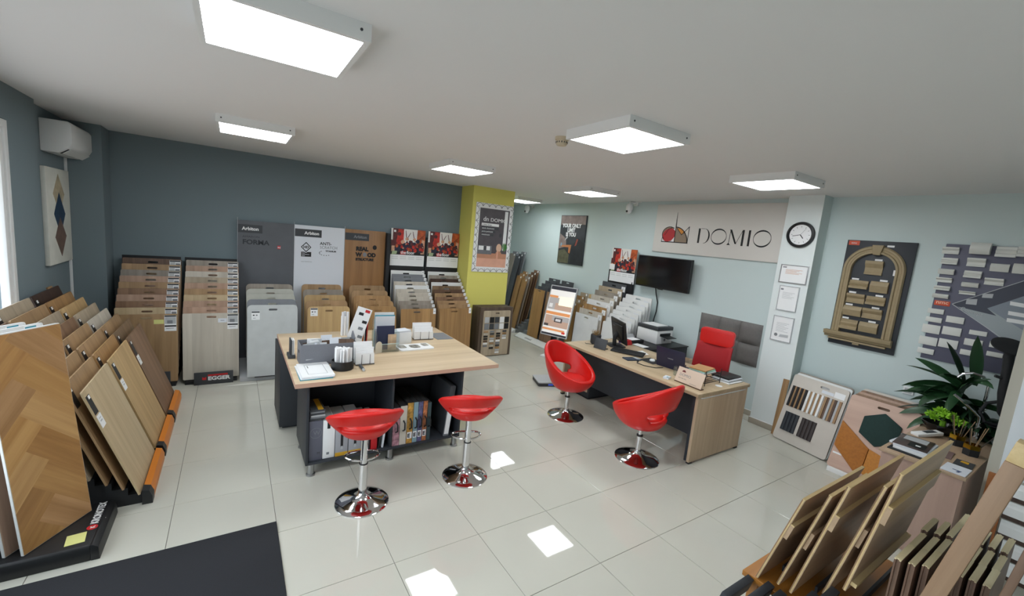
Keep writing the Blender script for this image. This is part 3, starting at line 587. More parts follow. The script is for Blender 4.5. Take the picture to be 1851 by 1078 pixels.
t = thing('swatch_cabinet', 'brown wood box with pale swatch panel under column poster', 'sample box', (3.86, 2.68, 0))
for i in range(9): MB(wood('stack_board', '6a5a4c', '4c4036', 'Z', scale=.8)).box(.0, .66, .004+.033*i, .034+.033*i, 0, .86+.008*((i*5) % 3 == 0)).build('stacked_board', t, smooth=False)
pn = MB(None); pn.prism(rrect(.06, .60, .015, .81, .02), 'y', -.018, 0, 0, [rrect(.29, .37, .755, .777, .010)]); pnl = pn.build('swatch_panel', t, smooth=False); pnl.material_slots[0].link = 'OBJECT'; pnl.material_slots[0].material = tones['beige']
sw_m = [M['lgrey'], M['black'], M['grey'], M['white'], M['black'], M['darkgrey'], tones['tan oak'], tones['walnut brown'], tones['golden oak'], tones['bleached'], M['paper']]
def swatch(x0, x1, z0, z1, m): MB(m).box(x0, x1, -.026, -.018, z0, z1).build('swatch', pnl, smooth=False)
for r_ in range(2):
    for c, k in enumerate(((0, 1, 5, 3, 1), (2, 5, 2, 3, 4))[r_]): swatch(.085+c*.1, .17+c*.1, .60-.115*r_, .70-.115*r_, sw_m[k])
for c, n_ in enumerate((7, 8, 10, 4)):
    for i in range(n_): swatch(.085+c*.125, .165+c*.125, .43-.042*i, .458-.042*i, sw_m[(c*7+i*3+6) % 11])

# ================================================================== racks along the light wall
def plank_set(xf, yc, n, w, h, dx, dz, z0, specs, desc, group, lean=.10, kind='dot', slot=None, kw='plank'):
    def pcard(o, i): 
        if kind: put_card(o, kind, w/2-.03, h-.01)
    return rack_boards((xf, yc, 0), -PI/2, n, w, h, .014, lean, dx, dz, z0, specs, desc, group, r=.004, slot=slot, cards=pcard, kindword=kw, name='sample_plank')
def white_tray(name, label, xf, y0, y1, depth, steps=None):
    t = thing(name, label, 'display rack', (xf, y1, 0), -PI/2); b = MB(M['whitem']); b.prism([(-.15, 0), (-.15, .02), (-.02, .085), (-.012, .085), (-.012, 0)], 'x', 0, y1-y0); b.build('front_lip', t, bevel=.003)
    return t
# dark handled swatches and amber planks
t = white_tray('wall_plank_rack', 'white lettered plank rack tray beside the touch screen', 5.55, 2.78, 3.86, .5)
st = stepped_base(5, 1.06, .09, .058, .075, .04, M['grey'], lip=.0).build('stepped_base', t, loc=(.54, 0, 0), smooth=False)
text('lettering', 'cmunl', .075, M['grey'], t, (.32, -.115, .0395), (math.radians(26.6), 0, 0), bold=.001, sx=1.25)
plank_set(5.555, 3.45, 5, .36, 1.0, .09, .058, .08, ['amber oak', 'dark slate', 'dark slate', 'dark slate', 'dark slate'], 'column beside alcove planks', 'handled swatch planks', lean=.085, kind=None, slot=(.10, .02, .03, 0), kw='swatch')
plank_set(5.555, 3.02, 5, .36, 1.0, .09, .058, .08, ['brown oak', 'dark slate', 'dark slate', 'dark slate', 'dark slate'], 'column behind the touch screen', 'handled swatch planks', lean=.085, kind=None, slot=(.10, .02, .03, 0), kw='swatch')
# alcove planks
t = white_tray('alcove_plank_rack', 'white plank rack tray in alcove behind yellow column', 5.605, 4.12, 5.14, .5)
stepped_base(5, 1.0, .076, .05, .075, .08, M['grey'], lip=.0).build('stepped_base', t, loc=(.51, 0, 0), smooth=False)
plank_set(5.615, 4.30, 5, .19, 1.14, .076, .05, .08, ['amber oak', 'grey oak', 'smoked oak', 'walnut brown', 'brown oak'], 'alcove rack, column by the tray end', 'alcove planks', lean=.20)
plank_set(5.615, 4.53, 3, .19, 1.18, .076, .05, .08, ['amber oak', 'honey oak', 'golden oak'], 'alcove rack, second column', 'alcove planks', lean=.20)
plank_set(5.615, 4.76, 3, .19, 1.62, .076, .05, .08, ['dark slate', 'dark slate', 'slate grey'], 'tall column in alcove rack', 'alcove planks', lean=.18)
plank_set(5.615, 5.0, 2, .22, 1.66, .076, .05, .08, ['grey oak', 'slate grey'], 'tall pair at alcove rack end', 'alcove planks', lean=.18)
# beige planks behind the touch screen
t = thing('corner_plank_rack', 'grey stepped plank rack behind the touch screen stand', 'display rack', (5.66, 2.62, 0), -PI/2)
stepped_base(4, .50, .085, .06, .055, .04, M['grey'], lip=.0).build('stepped_base', t, loc=(.27, 0, 0), smooth=False)
plank_set(5.66, 2.23, 4, .20, .93, .085, .06, .06, ['amber oak', 'tan oak', 'beige', 'light oak'], 'stack beside the touch screen', 'planks behind the touch screen', lean=.05)
plank_set(5.66, 2.46, 4, .20, .93, .085, .06, .06, ['amber oak', 'beige', 'golden oak', 'beige'], 'stack hidden by the touch screen', 'planks behind the touch screen', lean=.05)
# poster rack on this wall
t = thing('wall_poster_rack', 'black board rack with concert poster beside wall television', 'display rack', (0, 0, 0))
t.location = (5.40, 2.07, 0); t.rotation_euler = (0, 0, -PI/2)
stepped_base(8, .54, .081, .081, .045, .02, M['blackm']).build('stepped_base', t, loc=(.29, 0, 0), smooth=False)
MB(M['blackm']).box(-.005, .60, .745, .77, 0, 1.75).build('back_panel', t, bevel=.002)
po = bpy.data.objects.new('poster_holder', None); link(po, t); po.location = (.045, .735, 0); 
band_poster(po, .58, 1.475, 2.07, -.012)
bpy.data.objects.remove(po, do_unlink=False) if False else None
for c_ in list(po.children): c_.parent = t; c_.location = Vector(c_.location) + Vector((.045, .735, 0))
bpy.data.objects.remove(po)
b = MB(M['paper']); b.box(.03, .15, .712, .718, 1.68, 1.78); b.build('paper_note', t, smooth=False)
b = MB(M['blackm']); b.prism([(.70, 1.30), (.745, 1.30), (.745, 1.62), (.735, 1.62)], 'x', .58, .60); b.build('side_bracket', t, smooth=False)
rack_boards((5.40, 1.78, 0), -PI/2, 8, .56, .84, .012, .05, .081, .081, .05, ['marble white', 'bleached', 'golden oak', 'white', 'bleached', 'grey oak', 'beige', 'dark slate'], 'poster rack by the television', 'boards in the wall poster rack', r=.006, slot=(.10, .026, .05, 0), cards=lambda o, i: put_card(o, 'price', .23, .80, 'price_tab') if i else None)
t = thing('white_board_rack', 'grey stepped rack of white boards under the television', 'display rack', (5.50, 1.485, 0), -PI/2)
stepped_base(8, .50, .067, .066, .045, .04, M['grey'], lip=.0).build('stepped_base', t, loc=(.275, 0, 0), smooth=False)
def wc(o, i): place('info_card', card('note_white'), o, (.17, 0, .74))
rack_boards((5.50, 1.21, 0), -PI/2, 8, .55, .80, .016, .06, .067, .066, .05, ['white']*8, 'rack under the television', 'white boards under the television', r=.02, slot=(.10, .028, .05, 0), cards=wc)
# touch screen stand
t = thing('touch_screen_stand', 'tall portrait touch screen kiosk showing a flooring website', 'display screen', (5.24, 2.29, 0), -2.763+PI/2)
hd = bpy.data.objects.new('screen_panel', None)
kz = .855; lean = .26
kw_, kh_ = .527, .912
scr = MB(M['black']); scr.box(-kw_/2, kw_/2, 0, .04, -kh_/2, kh_/2); so = scr.build('screen_body', t, loc=(0, 0, kz), rot=(-lean, 0, 0), bevel=.006)
rim = MB(M['lgrey']); rim.prism(rrect(-kw_/2-.004, kw_/2+.004, -kh_/2-.004, kh_/2+.004, .012), 'y', -.001, .02, 0, [rrect(-kw_/2+.012, kw_/2-.012, -kh_/2+.012, kh_/2-.012, .006)]); rim.build('bezel', so, smooth=False)
def em(name, c, s=1.0): return mat('screen_'+name, c, .3, emit=s*.42)
im = MB(em('page', 'dddad7', .85)); 
def sp(u0, u1, v0, v1, m, k=1): im.flat([(-kw_/2+.014+u*(kw_-.028), -kh_/2+.014+v*(kh_-.028)) for u, v in ((u0, v0), (u1, v0), (u1, v1), (u0, v1))], 'y', -.0015-.0003*k, m)
sp(0, 1, 0, 1, 0, 0); sp(0, 1, .93, 1, em('bar', '33343c', .6)); sp(0, 1, 0, .035, em('bar2', '2b2c33', .6))
fw = em('wood', 'b99a88', .7); fg = em('room', 'a9a4a3', .7); fo = em('orange', 'd58f5a', .8); fd = em('dark', '4a4444', .6)
sp(.02, .98, .52, .77, fg); sp(.3, .98, .52, .66, fw, 2); sp(.0, .35, .765, .81, fo, 2); sp(.06, .2, .56, .64, em('sofa', 'd5d3d2', .7), 3); sp(.42, .98, .62, .80, em('popup', 'f6f0d8', .9), 4)
sp(.02, .98, .17, .40, fw); sp(.3, .98, .3, .40, fg, 2); sp(.0, .98, .415, .475, fo, 2); sp(.4, .72, .27, .36, fd, 3); sp(.45, .66, .29, .34, em('tile', 'c9c7c6', .7), 4); sp(.02, .2, .17, .22, fd, 3); sp(.0, .9, .09, .13, fo, 2); sp(.8, .93, .06, .1, em('red', 'c83b33', .7), 3)
im.build('screen_image', so, smooth=False, merge=False)
MB(M['steel']).cyl((0, .10, .03), (0, .06, .80), .03).build('post', t); MB(M['whitem']).box(-.2, .2, -.16, .24, 0, .03).build('foot_plate', t, bevel=.006)
cb = MB(M['blackm']); cb.tube([(-.05, .08, .45), (-.08, .02, .25), (-.06, .06, .04)], .006); cb.build('cable', t)

# ================================================================== light wall: poster, television, sign, padding, pillar
def wallthing(name, label, cat, X, yl, z0, group=None): return thing(name, label, cat, (X, yl, z0), -PI/2, group)
t = wallthing('climbing_poster', 'dark canvas print reading YOUR ONLY LIMIT IS YOU', 'poster', XW, 3.64, 1.645); w, h = .785, 1.0
MB(mat('rock_dark', '33373b', .6, noise=.35, nscale=6)).box(0, w, -.03, 0, 0, h).build('canvas', t, bevel=.003)
p = MB(mat('rock_pink', '8b7a75', .6, noise=.3, nscale=9)); p.flat([(.01, .80), (.77, .82), (.77, .99), (.01, .99)], 'y', -.0304); p.flat([(.01, .30), (.25, .36), (.22, .52), (.02, .62)], 'y', -.0305)
p.flat([(.01, .01), (.36, .02), (.36, .2), (.2, .3), (.02, .26)], 'y', -.0306, mat('rock_moss', '5c5a45', .6, noise=.3, nscale=12))
p.flat([(.43, .02), (.78, .02), (.78, .45), (.6, .55), (.42, .35)], 'y', -.0307, mat('climber_dark', '25272c', .6, noise=.2, nscale=10))
sk = mat('climber_skin', 'c07c4d', .6); p.flat([(.10, .375), (.30, .395), (.41, .40), (.38, .22), (.33, .24), (.33, .345), (.10, .345)], 'y', -.0309, sk); p.flat([(.51, .38), (.56, .40), (.60, .52), (.56, .53)], 'y', -.0309, mat('climber_red', '9c4a3c', .6)); p.flat([(.17, .47), (.26, .53), (.28, .56), (.24, .57)], 'y', -.0309, M['lgrey']); p.flat([(.06, .37), (.1, .36), (.11, .42), (.07, .43)], 'y', -.031, mat('climber_shoe', '7fa3b5', .6)); p.build('picture', t, smooth=False, merge=False)
for i, (bd, z) in enumerate((('YOUR ONLY', .755), ('LIMIT', .665), ('IS YOU', .575))): text('lettering', bd, .105, M['paper'], t, (.36, -.032, z), bold=.005, sx=.95, align='CENTER')

t = wallthing('wall_television', 'black flat television on the light wall under DOMIO sign', 'television', XW, 1.345, 1.49); w, h = 1.01, .51
MB(M['blackm']).box(.35, .65, -.10, 0, .10, .40).build('wall_bracket', t)
MB(M['black']).box(0, w, -.15, -.10, 0, h).build('housing', t, bevel=.006); MB(M['screen']).box(.012, w-.012, -.1515, -.149, .022, h-.012).build('screen', t, smooth=False)
MB(M['black']).box(.46, .55, -.149, -.13, -.012, 0).build('logo_tab', t)
t = wallthing('television_cable', 'black cable hanging from television to the printer cabinet', 'cable', XW, 1.345, 0)
MB(M['black']).tube([(.36, -.07, 1.50), (.37, -.05, 1.40), (.40, -.02, 1.25), (.395, -.015, 1.1), (.37, -.02, .95), (.36, -.03, .78)], .009).build('wire', t)

t = wallthing('shop_sign', 'long white DOMIO sign board with coloured dome logo', 'sign', XW, 1.19, 2.075); w, h = 2.03, .76
MB(mat('sign_white', 'dcd8d2', .5)).box(0, w, -.03, 0, 0, h).build('panel', t, bevel=.003)
g = t; SY = -.0305
def sg(name, polys, m, k=0):
    b = MB(m)
    for q in polys:
        if isinstance(q, tuple): b.prism(q[0], 'y', SY-.0012-.0004*k, SY+.0005, 0, [q[1]])
        else: b.prism(q, 'y', SY-.0012-.0004*k, SY+.0005)
    return b.build(name, t, smooth=False)
bl = M['blackm']; lx, lz = .162, .17                          # logo origin: left end of its base line
sg('logo_brown', [ell(lx+.135, lz+.125, .135, .113, 28)], mat('logo_taupe', '8d7a66', .5), 0)
sg('logo_white', [[(lx, lz), (lx+.12, lz), (lx+.05, lz+.05), (lx+.012, lz+.085)], [(lx+.17, lz), (lx+.24, lz), (lx+.24, lz+.11)], [(lx+.19, lz+.2), (lx+.24, lz+.12), (lx+.24, lz+.24)]], M['paper'], 1)
sg('logo_red', [ell(lx+.125, lz+.11, .125, .098, 28, .55)], mat('logo_red_c', 'b3282c', .5), 2)
sg('logo_quarter', [[(lx+.24, lz)] + [(lx+.24+.226*math.cos(a), lz+.238*math.sin(a)) for a in [PI/2*i/12 for i in range(13)]]], mat('logo_taupe', '8d7a66', .5), 2)
sg('logo_orange', [[(lx+.262, lz+.222), (lx+.33, lz+.215), (lx+.405, lz+.17), (lx+.356, lz+.122)]], mat('logo_orange_c', 'd58a2c', .5), 3)
def stroke(pts, wd):
    out = []
    for a, c in zip(pts, pts[1:]):
        d = Vector((c[0]-a[0], c[1]-a[1])).normalized(); d2 = d*wd*.4; n = Vector((-d.y, d.x))*wd/2
        out.append([(a[0]-n.x-d2.x, a[1]-n.y-d2.y), (c[0]-n.x+d2.x, c[1]-n.y+d2.y), (c[0]+n.x+d2.x, c[1]+n.y+d2.y), (a[0]+n.x-d2.x, a[1]+n.y-d2.y)])
    return out
out = stroke([(lx, lz), (lx+.475, lz)], .014) + stroke([(lx, lz), (lx+.012, lz+.085)], .009) + stroke([(lx+.24, lz), (lx+.24, lz+.245)], .014) + [[(lx+.232, lz+.245), (lx+.248, lz+.245), (lx+.237, lz+.465), (lx+.234, lz+.465)]]
out += stroke([(lx+.24+.226*math.cos(a), lz+.238*math.sin(a)) for a in [PI/2*i/10 for i in range(11)]], .013) + stroke([(lx+.135+.135*math.cos(a), lz+.125+.113*math.sin(a)) for a in [PI*.3+PI*.95*i/12 for i in range(13)]], .010)
out += stroke([(lx+.05, lz+.11), (lx+.11, lz+.20), (lx+.17, lz+.225)], .008) + stroke([(lx+.405, lz+.17), (lx+.478, lz+.248), (lx+.472, lz)], .010) + stroke([(lx+.262, lz+.222), (lx+.356, lz+.122), (lx+.405, lz+.17)], .009)
b = MB(bl); [b.flat(q, 'y', SY-.0034) for q in out]; b.build('logo_outline', t, smooth=False, merge=False)
def ringO(cx, cz, a, c): return (ell(cx, cz, a, c, 40), ell(cx, cz, a*.955, c*.82, 40, .15))
dz0 = .185; dh = .215
sg('letter_d', [[(.802, dz0), (.832, dz0), (.832, dz0+dh), (.802, dz0+dh)]], bl)
dd = [(.90+.09*math.cos(a), dz0+dh/2+dh/2*math.sin(a)) for a in [-PI/2+PI*i/20 for i in range(21)]]; di = [(.904+.064*math.cos(a), dz0+dh/2+(dh/2-.005)*math.sin(a)) for a in [-PI/2+PI*i/20 for i in range(21)]]
sg('letter_d_bowl', [dd + di[::-1]], bl); sg('letter_d_hairline', [[(.84, dz0+dh-.005), (.90, dz0+dh-.005), (.90, dz0+dh), (.84, dz0+dh)]], bl)
sg('letter_o', [ringO(1.13, .293, .118, .115)], bl); sg('letter_o', [ringO(1.738, .295, .116, .114)], bl)
sg('letter_m', [[(1.285, dz0), (1.292, dz0), (1.302, dz0+dh), (1.295, dz0+dh)], [(1.285, dz0+dh), (1.313, dz0+dh), (1.402, dz0+.02), (1.378, dz0+.02)], [(1.388, dz0+.02), (1.394, dz0+.02), (1.474, dz0+dh), (1.468, dz0+dh)], [(1.465, dz0-.002), (1.494, dz0-.002), (1.494, dz0+dh), (1.465, dz0+dh)], [(1.262, dz0), (1.315, dz0), (1.289, dz0+.03)]], bl)
sg('letter_i', [[(1.552, dz0), (1.58, dz0), (1.58, dz0+dh), (1.552, dz0+dh)]], bl)

t = wallthing('padded_wall_panel', 'six grey upholstered padded squares behind red office chair', 'wall panel', XW, .155, .665); 
pt = MB(None)
gx_, gz_ = .30, .29
def pad():
    b = MB(M['padded']); n = 8; vs = []; fs = []
    for i in range(n+1):
        for j in range(n+1):
            u, v = i/n*2-1, j/n*2-1; hgt = .045*(1-abs(u)**6)*(1-abs(v)**6)
            vs.append(((u+1)/2*gx_, -.004-hgt, (v+1)/2*gz_))
    for i in range(n):
        for j in range(n): a = i*(n+1)+j; fs.append((a, a+n+1, a+n+2, a+1))
    b.add(vs, fs); b.box(.001, gx_-.001, -.005, 0, .001, gz_-.001); return b.mesh('pad', angle=60)
pm_ = pad()
for c in range(3):
    for r_ in range(2): place('pad', pm_, t, (c*gx_, 0, r_*gz_))

t = wallthing('wall_clock', 'round black rimmed wall clock on the white pillar', 'clock', 5.98, -1.085, 2.43); R = .153
b = MB(M['black']); pr_ = [(R-.035, .0), (R-.005, .0), (R, .012), (R-.006, .035), (R-.022, .042), (R-.032, .034), (R-.035, .02)]
n = 48; vs = []; fs = []
for r_, yy in pr_: vs += [(r_*math.cos(2*PI*i/n), -yy, r_*math.sin(2*PI*i/n)) for i in range(n)]
for k in range(len(pr_)-1):
    for i in range(n): j = (i+1) % n; fs.append((k*n+i, k*n+j, (k+1)*n+j, (k+1)*n+i))
b.add(vs, fs); b.build('rim', t, angle=50); MB(M['paper']).cyl((0, 0, 0), (0, -.018, 0), R-.03, n=48).build('dial', t)
for i in range(12):
    a = PI/2-i*PI/6; q = MB(M['black']); q.obox((.094*math.cos(a), -.0186, .094*math.sin(a)), .016, .001, .0035, (0, -a, 0)); q.build('hour_mark', t, smooth=False)
for nm, a, ln, wd in (('hour_hand', PI/2-(4.7)*PI/6, .055, .009), ('minute_hand', PI/2-43*PI/30, .085, .006), ('second_hand', PI/2-6*PI/30, .09, .0015)):
    q = MB(M['black']); q.obox((ln/2*math.cos(a), -.021, ln/2*math.sin(a)), ln, .0015, wd, (0, -a, 0)); q.build(nm, t, smooth=False)
for nm, yl, z0, w, h, lab in (('framed_certificate', -.932, 1.85, .305, .22, 'landscape framed certificate on white pillar below the clock'), ('framed_certificate', -.958, 1.51, .225, .305, 'plain letter in frame, middle of three on white pillar'), ('framed_certificate', -.952, 1.13, .235, .31, 'framed certificate with signatures, lowest on white pillar')):
    t = wallthing(nm, lab, 'certificate', 5.98, yl, z0, 'framed certificates on the pillar')
    f = MB(M['steel'] if h < .3 else M['lgrey']); f.prism([(0, 0), (w, 0), (w, h), (0, h)], 'y', -.014, 0, 0, [[(.01, .01), (w-.01, .01), (w-.01, h-.01), (.01, h-.01)]]); f.build('frame', t, bevel=.0015)
    s_ = MB(M['paper']); s_.box(.009, w-.009, -.008, -.004, .009, h-.009); s_.build('sheet', t, smooth=False)
    q = MB(M['lgrey']); n_ = 7 if h > .3 and z0 < 1.3 else 5
    for i in range(n_): zz = h*.72-i*h*.055; q.flat([(w*.2, zz), (w*(.8-.1*(i % 3)), zz), (w*(.8-.1*(i % 3)), zz+.004), (w*.2, zz+.004)], 'y', -.0085, mat('cert_orange', 'cf9b78', .7) if h < .3 else 0)
    if z0 < 1.3: q.flat(ell(w*.25, h*.24, .02, .02, 14), 'y', -.0085, M['grey']); q.flat([(w*.4, h*.17), (w*.85, h*.19), (w*.85, h*.30), (w*.45, h*.28)], 'y', -.0084, M['lgrey'])
    else: q.flat([(w*.08, h*.82), (w*.22, h*.82), (w*.22, h*.88), (w*.08, h*.88)], 'y', -.0085, M['grey'])
    q.build('print', t, smooth=False, merge=False)

# ================================================================== oak work table
t = thing('work_table', 'large oak topped work table on anthracite shelf cabinets', 'table', (0, 0, 0)); TZ = .82
b = MB(M['oak']); b.box(.75, 2.58, -.04, 1.60, .782, TZ); b.build('table_top', t, bevel=.002)
b = MB(M['pinkedge']); b.box(.749, 2.581, -.0415, -.04, .783, .819); b.box(2.58, 2.5815, -.04, 1.60, .783, .819); b.box(.7485, .75, -.04, 1.60, .783, .819); b.build('edge_band', t, smooth=False)
D = M['dark']
def part(name, *bx): MB(D).box(*bx).build(name, t, bevel=.0015)
part('side_panel', .84, .86, 0, .58, .10, .78); part('side_panel', 2.20, 2.22, 0, .58, .10, .78); part('divider', 1.53, 1.548, .01, .56, .118, .78)
part('shelf', .86, 2.20, 0, .58, .10, .118); part('back_panel', .86, 2.20, .56, .578, .118, .78)
part('rear_cabinet', .73, 2.46, .96, 1.56, .03, .78); part('rear_plinth', .76, 2.43, 1.0, 1.52, 0, .03); part('front_brace', .90, 2.18, .60, .96, .74, .78)
for x, y in ((.885, .03), (1.54, .03), (2.18, .03), (.885, .53), (1.54, .53), (2.18, .53)):
    MB(M['steel']).lathe([(.026, .10), (.026, .02), (.036, .014), (.036, 0)], 20, (x, y, 0)).build('foot', t)
# things on its shelves
def binder(name, label, cat, x0, x1, z0, z1, m, y0=.03, depth=.30, group='catalogues on the table shelves', extra=None, tilt=0.0, spine=None):
    t = thing(name, label, cat, (x0, y0, z0), 0, group); w = x1-x0-.003; h = z1-z0
    MB(m).box(0, w, 0, depth, 0, h).build('cover', t, bevel=.003)
    MB(M['lgrey']).box(.006, w-.006, .01, depth+.0005, .006, h+.0006).build('pages', t, smooth=False)
    if spine: spine(t, w, h)
    t.rotation_euler = (0, tilt, 0); return t
purple = mat('catalogue_purple_grey', '60626f', .5); silver = mat('catalogue_silver', 'a2a4a9', .5); yel = mat('catalogue_yellow', 'c99a28', .5)
def sp_purple(t, w, h):
    ring = MB(M['grey']); ring.prism(ell(w/2, h*.70, .045, .045, 28), 'y', -.001, 0, 0, [ell(w/2, h*.70, .042, .042, 28)]); ring.build('emblem_ring', t, smooth=False); text('emblem', 'W', .05, M['grey'], t, (w/2-.02, -.0012, h*.66)); text('small_mark', 'M', .03, M['darkgrey'], t, (w*.6, -.0012, h*.15))
binder('catalogue_box', 'purple grey catalogue box with round emblem, end of table shelf', 'catalogue', .866, .972, .119, .46, purple, spine=sp_purple)
def sp_white(t, w, h): MB(M['black']).box(w*.35, w*.6, -.001, 0, h*.78, h*.97).build('title_strip', t, smooth=False); MB(M['grey']).box(w*.32, w*.55, -.001, 0, h*.1, h*.16).build('small_mark', t, smooth=False)
binder('catalogue_box', 'white catalogue box with black title strip on table shelf', 'catalogue', .972, 1.068, .119, .455, M['paper'], spine=sp_white)
def sp_yel(t, w, h): MB(yel).box(0, w, -.0012, 0, 0, h*.10).build('yellow_foot', t, smooth=False); MB(M['black']).box(w*.42, w*.62, -.0012, 0, h*.24, h*.76).build('title_strip', t, smooth=False); MB(M['lgrey']).box(w*.44, w*.6, -.002, 0, h*.18, h*.27).build('clip', t, smooth=False)
binder('catalogue_box', 'silver catalogue box with yellow foot beside white box', 'catalogue', 1.07, 1.175, .119, .44, silver, spine=sp_yel)
binder('catalogue_box', 'silver catalogue box with yellow foot behind the stool seat', 'catalogue', 1.178, 1.285, .119, .44, silver, spine=sp_yel)
binder('folder', 'dark folder standing between silver boxes and red folder', 'folder', 1.29, 1.36, .119, .40, M['darkgrey'])
binder('folder', 'red folder seen under the bar stool seat', 'folder', 1.368, 1.425, .119, .39, M['redp'])
for k, (c, l) in enumerate((('blackm', 'thin dark magazine leaning next to the red folder'), ('paper2', 'thin pale magazine leaning by the shelf divider'))): binder('magazine', l, 'magazine', 1.432+.03*k, 1.452+.03*k, .12, .38, M[c], tilt=.10, depth=.22)
for k in range(6):
    c = ('darkgrey', 'grey', 'lgrey', 'darkgrey', 'grey', 'darkgrey')[k]
    o = MB(M[c]).box(-.055, .055, 0, .25, 0, .014).build('sample_folder', None, loc=(.925+.004*(k % 3), .035, .4665+.0150*k), rot=(0, 0, .03*((k % 3)-1)), bevel=.002)
    tag(o, f'{("dark grey", "mid grey", "pale grey", "charcoal", "ash grey", "black")[k]} folder lying on purple catalogue box, {("lowest", "second", "third", "fourth", "fifth", "topmost")[k]} of six', 'folder', 'folders piled on the catalogue box')
    if k == 5: MB(yel).box(.0, .04, .001, .24, .0141, .0146).build('yellow_strip', o, smooth=False)
art = [mat('spine_floral_pink', 'a87b86', .5, noise=.6, nscale=28), mat('spine_cream', 'c9c2b5', .5), mat('spine_floral_gold', 'b5893d', .5, noise=.7, nscale=25), mat('spine_blue', '86a3ad', .5), mat('spine_violet', '57567a', .5, noise=.7, nscale=30), mat('spine_rust', 'a5653f', .5, noise=.7, nscale=30), mat('spine_teal', '36474b', .5)]
labs = ['floral pink spine', 'cream spine', 'gold floral spine', 'pale blue spine', 'violet patterned spine', 'rust patterned spine', 'dark teal spine']
xs = [1.553, 1.62, 1.685, 1.743, 1.789, 1.835, 1.88, 1.918]
for k in range(7):
    t0 = thing('wallpaper_book', 'tall wallpaper book with ' + labs[k] + ' and strap handle', 'book', (xs[k], .02, .119), 0, 'wallpaper books on the table shelf'); w = xs[k+1]-xs[k]-.004; h = (.36, .37, .39, .39, .39, .39, .37)[k]
    MB(art[k]).box(0, w, 0, .006, 0, h).build('spine', t0, smooth=False); MB(M['blackm']).box(0, w, .006, .42, 0, h).build('cover', t0, bevel=.002)
    MB(M['black']).tube([(w/2, 0, h*.62), (w/2+.004, -.03, h*.58), (w/2+.004, -.034, h*.42), (w/2, 0, h*.36)], .007).build('strap', t0)
    if 2 <= k <= 5: MB(M['paper']).box(w*.08, w*.92, -.001, 0, h*.12, h*.28).build('spine_label', t0, smooth=False); text('spine_mark', 'E', .05, M['black'], t0, (w*.15, -.0015, h*.15), bold=.002)
o = thing('large_binder', 'large grey binder leaning in the empty shelf bay', 'binder', (2.06, .03, .119)); o.rotation_euler = (0, .10, 0)
MB(M['grey']).box(0, .055, 0, .008, 0, .27).build('spine', o, smooth=False); MB(M['darkgrey']).box(0, .055, .008, .44, 0, .50).build('cover', o, bevel=.002); MB(M['paper']).box(.006, .05, -.001, 0, .02, .25).build('spine_label', o, smooth=False)

# ------------------------------------------------------------------ on the table top
t = thing('storage_box', 'grey fabric storage box full of paper samples on table', 'box', (.835, .40, TZ), .01); w, d, h = .47, .20, .185
gf = mat('grey_fabric', '75777d', .9, noise=.06, nscale=120)
b = MB(gf); th = .006
b.prism([(0, 0), (w, 0), (w, d), (0, d)], 'z', .006, h, 0, [[(th, th), (w-th, th), (w-th, d-th), (th, d-th)]]); b.build('walls', t, bevel=.002); MB(gf).box(0, w, 0, d, 0, .006).build('bottom', t)
b = MB(M['blackm']); b.prism(rrect(.07, .13, .095, .12, .012), 'x', -.001, 0); b.build('handle_slot', t, smooth=False)
MB(gf).obox((w-.01, d*.55, h+.025), .012, .10, .07, (.5, 0, .0)).build('box_flap', t, bevel=.002)
for k in range(16):
    m, mw = random.choice([(M['paper'], 'white'), (M['paper2'], 'cool white'), (M['whitem'], 'off-white'), (tones['walnut brown'], 'brown'), (M['lgrey'], 'grey')])
    x = .05+.34*random.random(); o = MB(m).obox((0, 0, 0), random.uniform(.08, .14), random.uniform(.006, .015), random.uniform(.10, .15)).build('paper_sample', None, loc=(.84+x+.02, .43+.14*(k/16), TZ+.122+.010*(k % 4)), rot=(random.uniform(-.5, .1), random.uniform(-.15, .15), random.uniform(-.15, .15)), smooth=False)
    tag(o, f'loose {mw} sample sheet tucked in the grey fabric storage box', 'paper sample', 'sample sheets in the fabric box')
t = thing('sample_tub', 'black round tub of white profile samples before fabric box', 'sample tub', (1.15, .245, TZ)); b = MB(M['black']); b.lathe([(.088, 0), (.092, .004), (.092, .078), (.088, .08), (.084, .078), (.084, .006), (0, .006)], 36); b.build('tub', t)
for k in range(16):
    a = k*2.4; r_ = .016*math.sqrt(k)+.002; s_ = MB(M['paper']); s_.obox((0, 0, .09), .034, .012, random.uniform(.165, .185), (0, 0, 0)); o = s_.build('profile_sample', None, loc=(1.15+r_*math.cos(a), .245+r_*math.sin(a), TZ+.0075), rot=(0, 0, a), bevel=.001)
    tag(o, 'short white profile sample standing in the black round tub', 'sample', 'white profile samples in the tub')
for k, (z, r_, m) in enumerate(((0, 0, M['teal']), (.006, .02, M['paper']), (.012, -.03, M['paper2']), (.018, .015, M['paper']))):
    o = MB(m).box(0, .245, 0, .365, 0, .0055).build('brochure', None, loc=(.79+.006*k, .02+.004*k, TZ+.0004+z), rot=(0, 0, r_), smooth=False)
    tag(o, ('teal edged brochure, lowest in the stack at table corner', 'white brochure, second in the stack at table corner', 'cool white brochure, third in the stack at table corner', 'white floor plan brochure on top of stack at table corner')[k], 'brochure', 'brochure stack at the table corner')
    if k == 3:
        q = MB(M['lgrey']); q.flat([(.05, .06), (.2, .06), (.2, .066), (.05, .066)], 'z', .0058); q.flat([(.05, .30), (.2, .30), (.2, .306), (.05, .306)], 'z', .0058); q.flat([(.05, .06), (.055, .06), (.055, .30), (.05, .30)], 'z', .0058); q.flat([(.195, .06), (.2, .06), (.2, .30), (.195, .30)], 'z', .0058); q.flat([(.07, .22), (.075, .22), (.075, .28), (.07, .28)], 'z', .0058, M['black']); q.build('print', o, smooth=False)
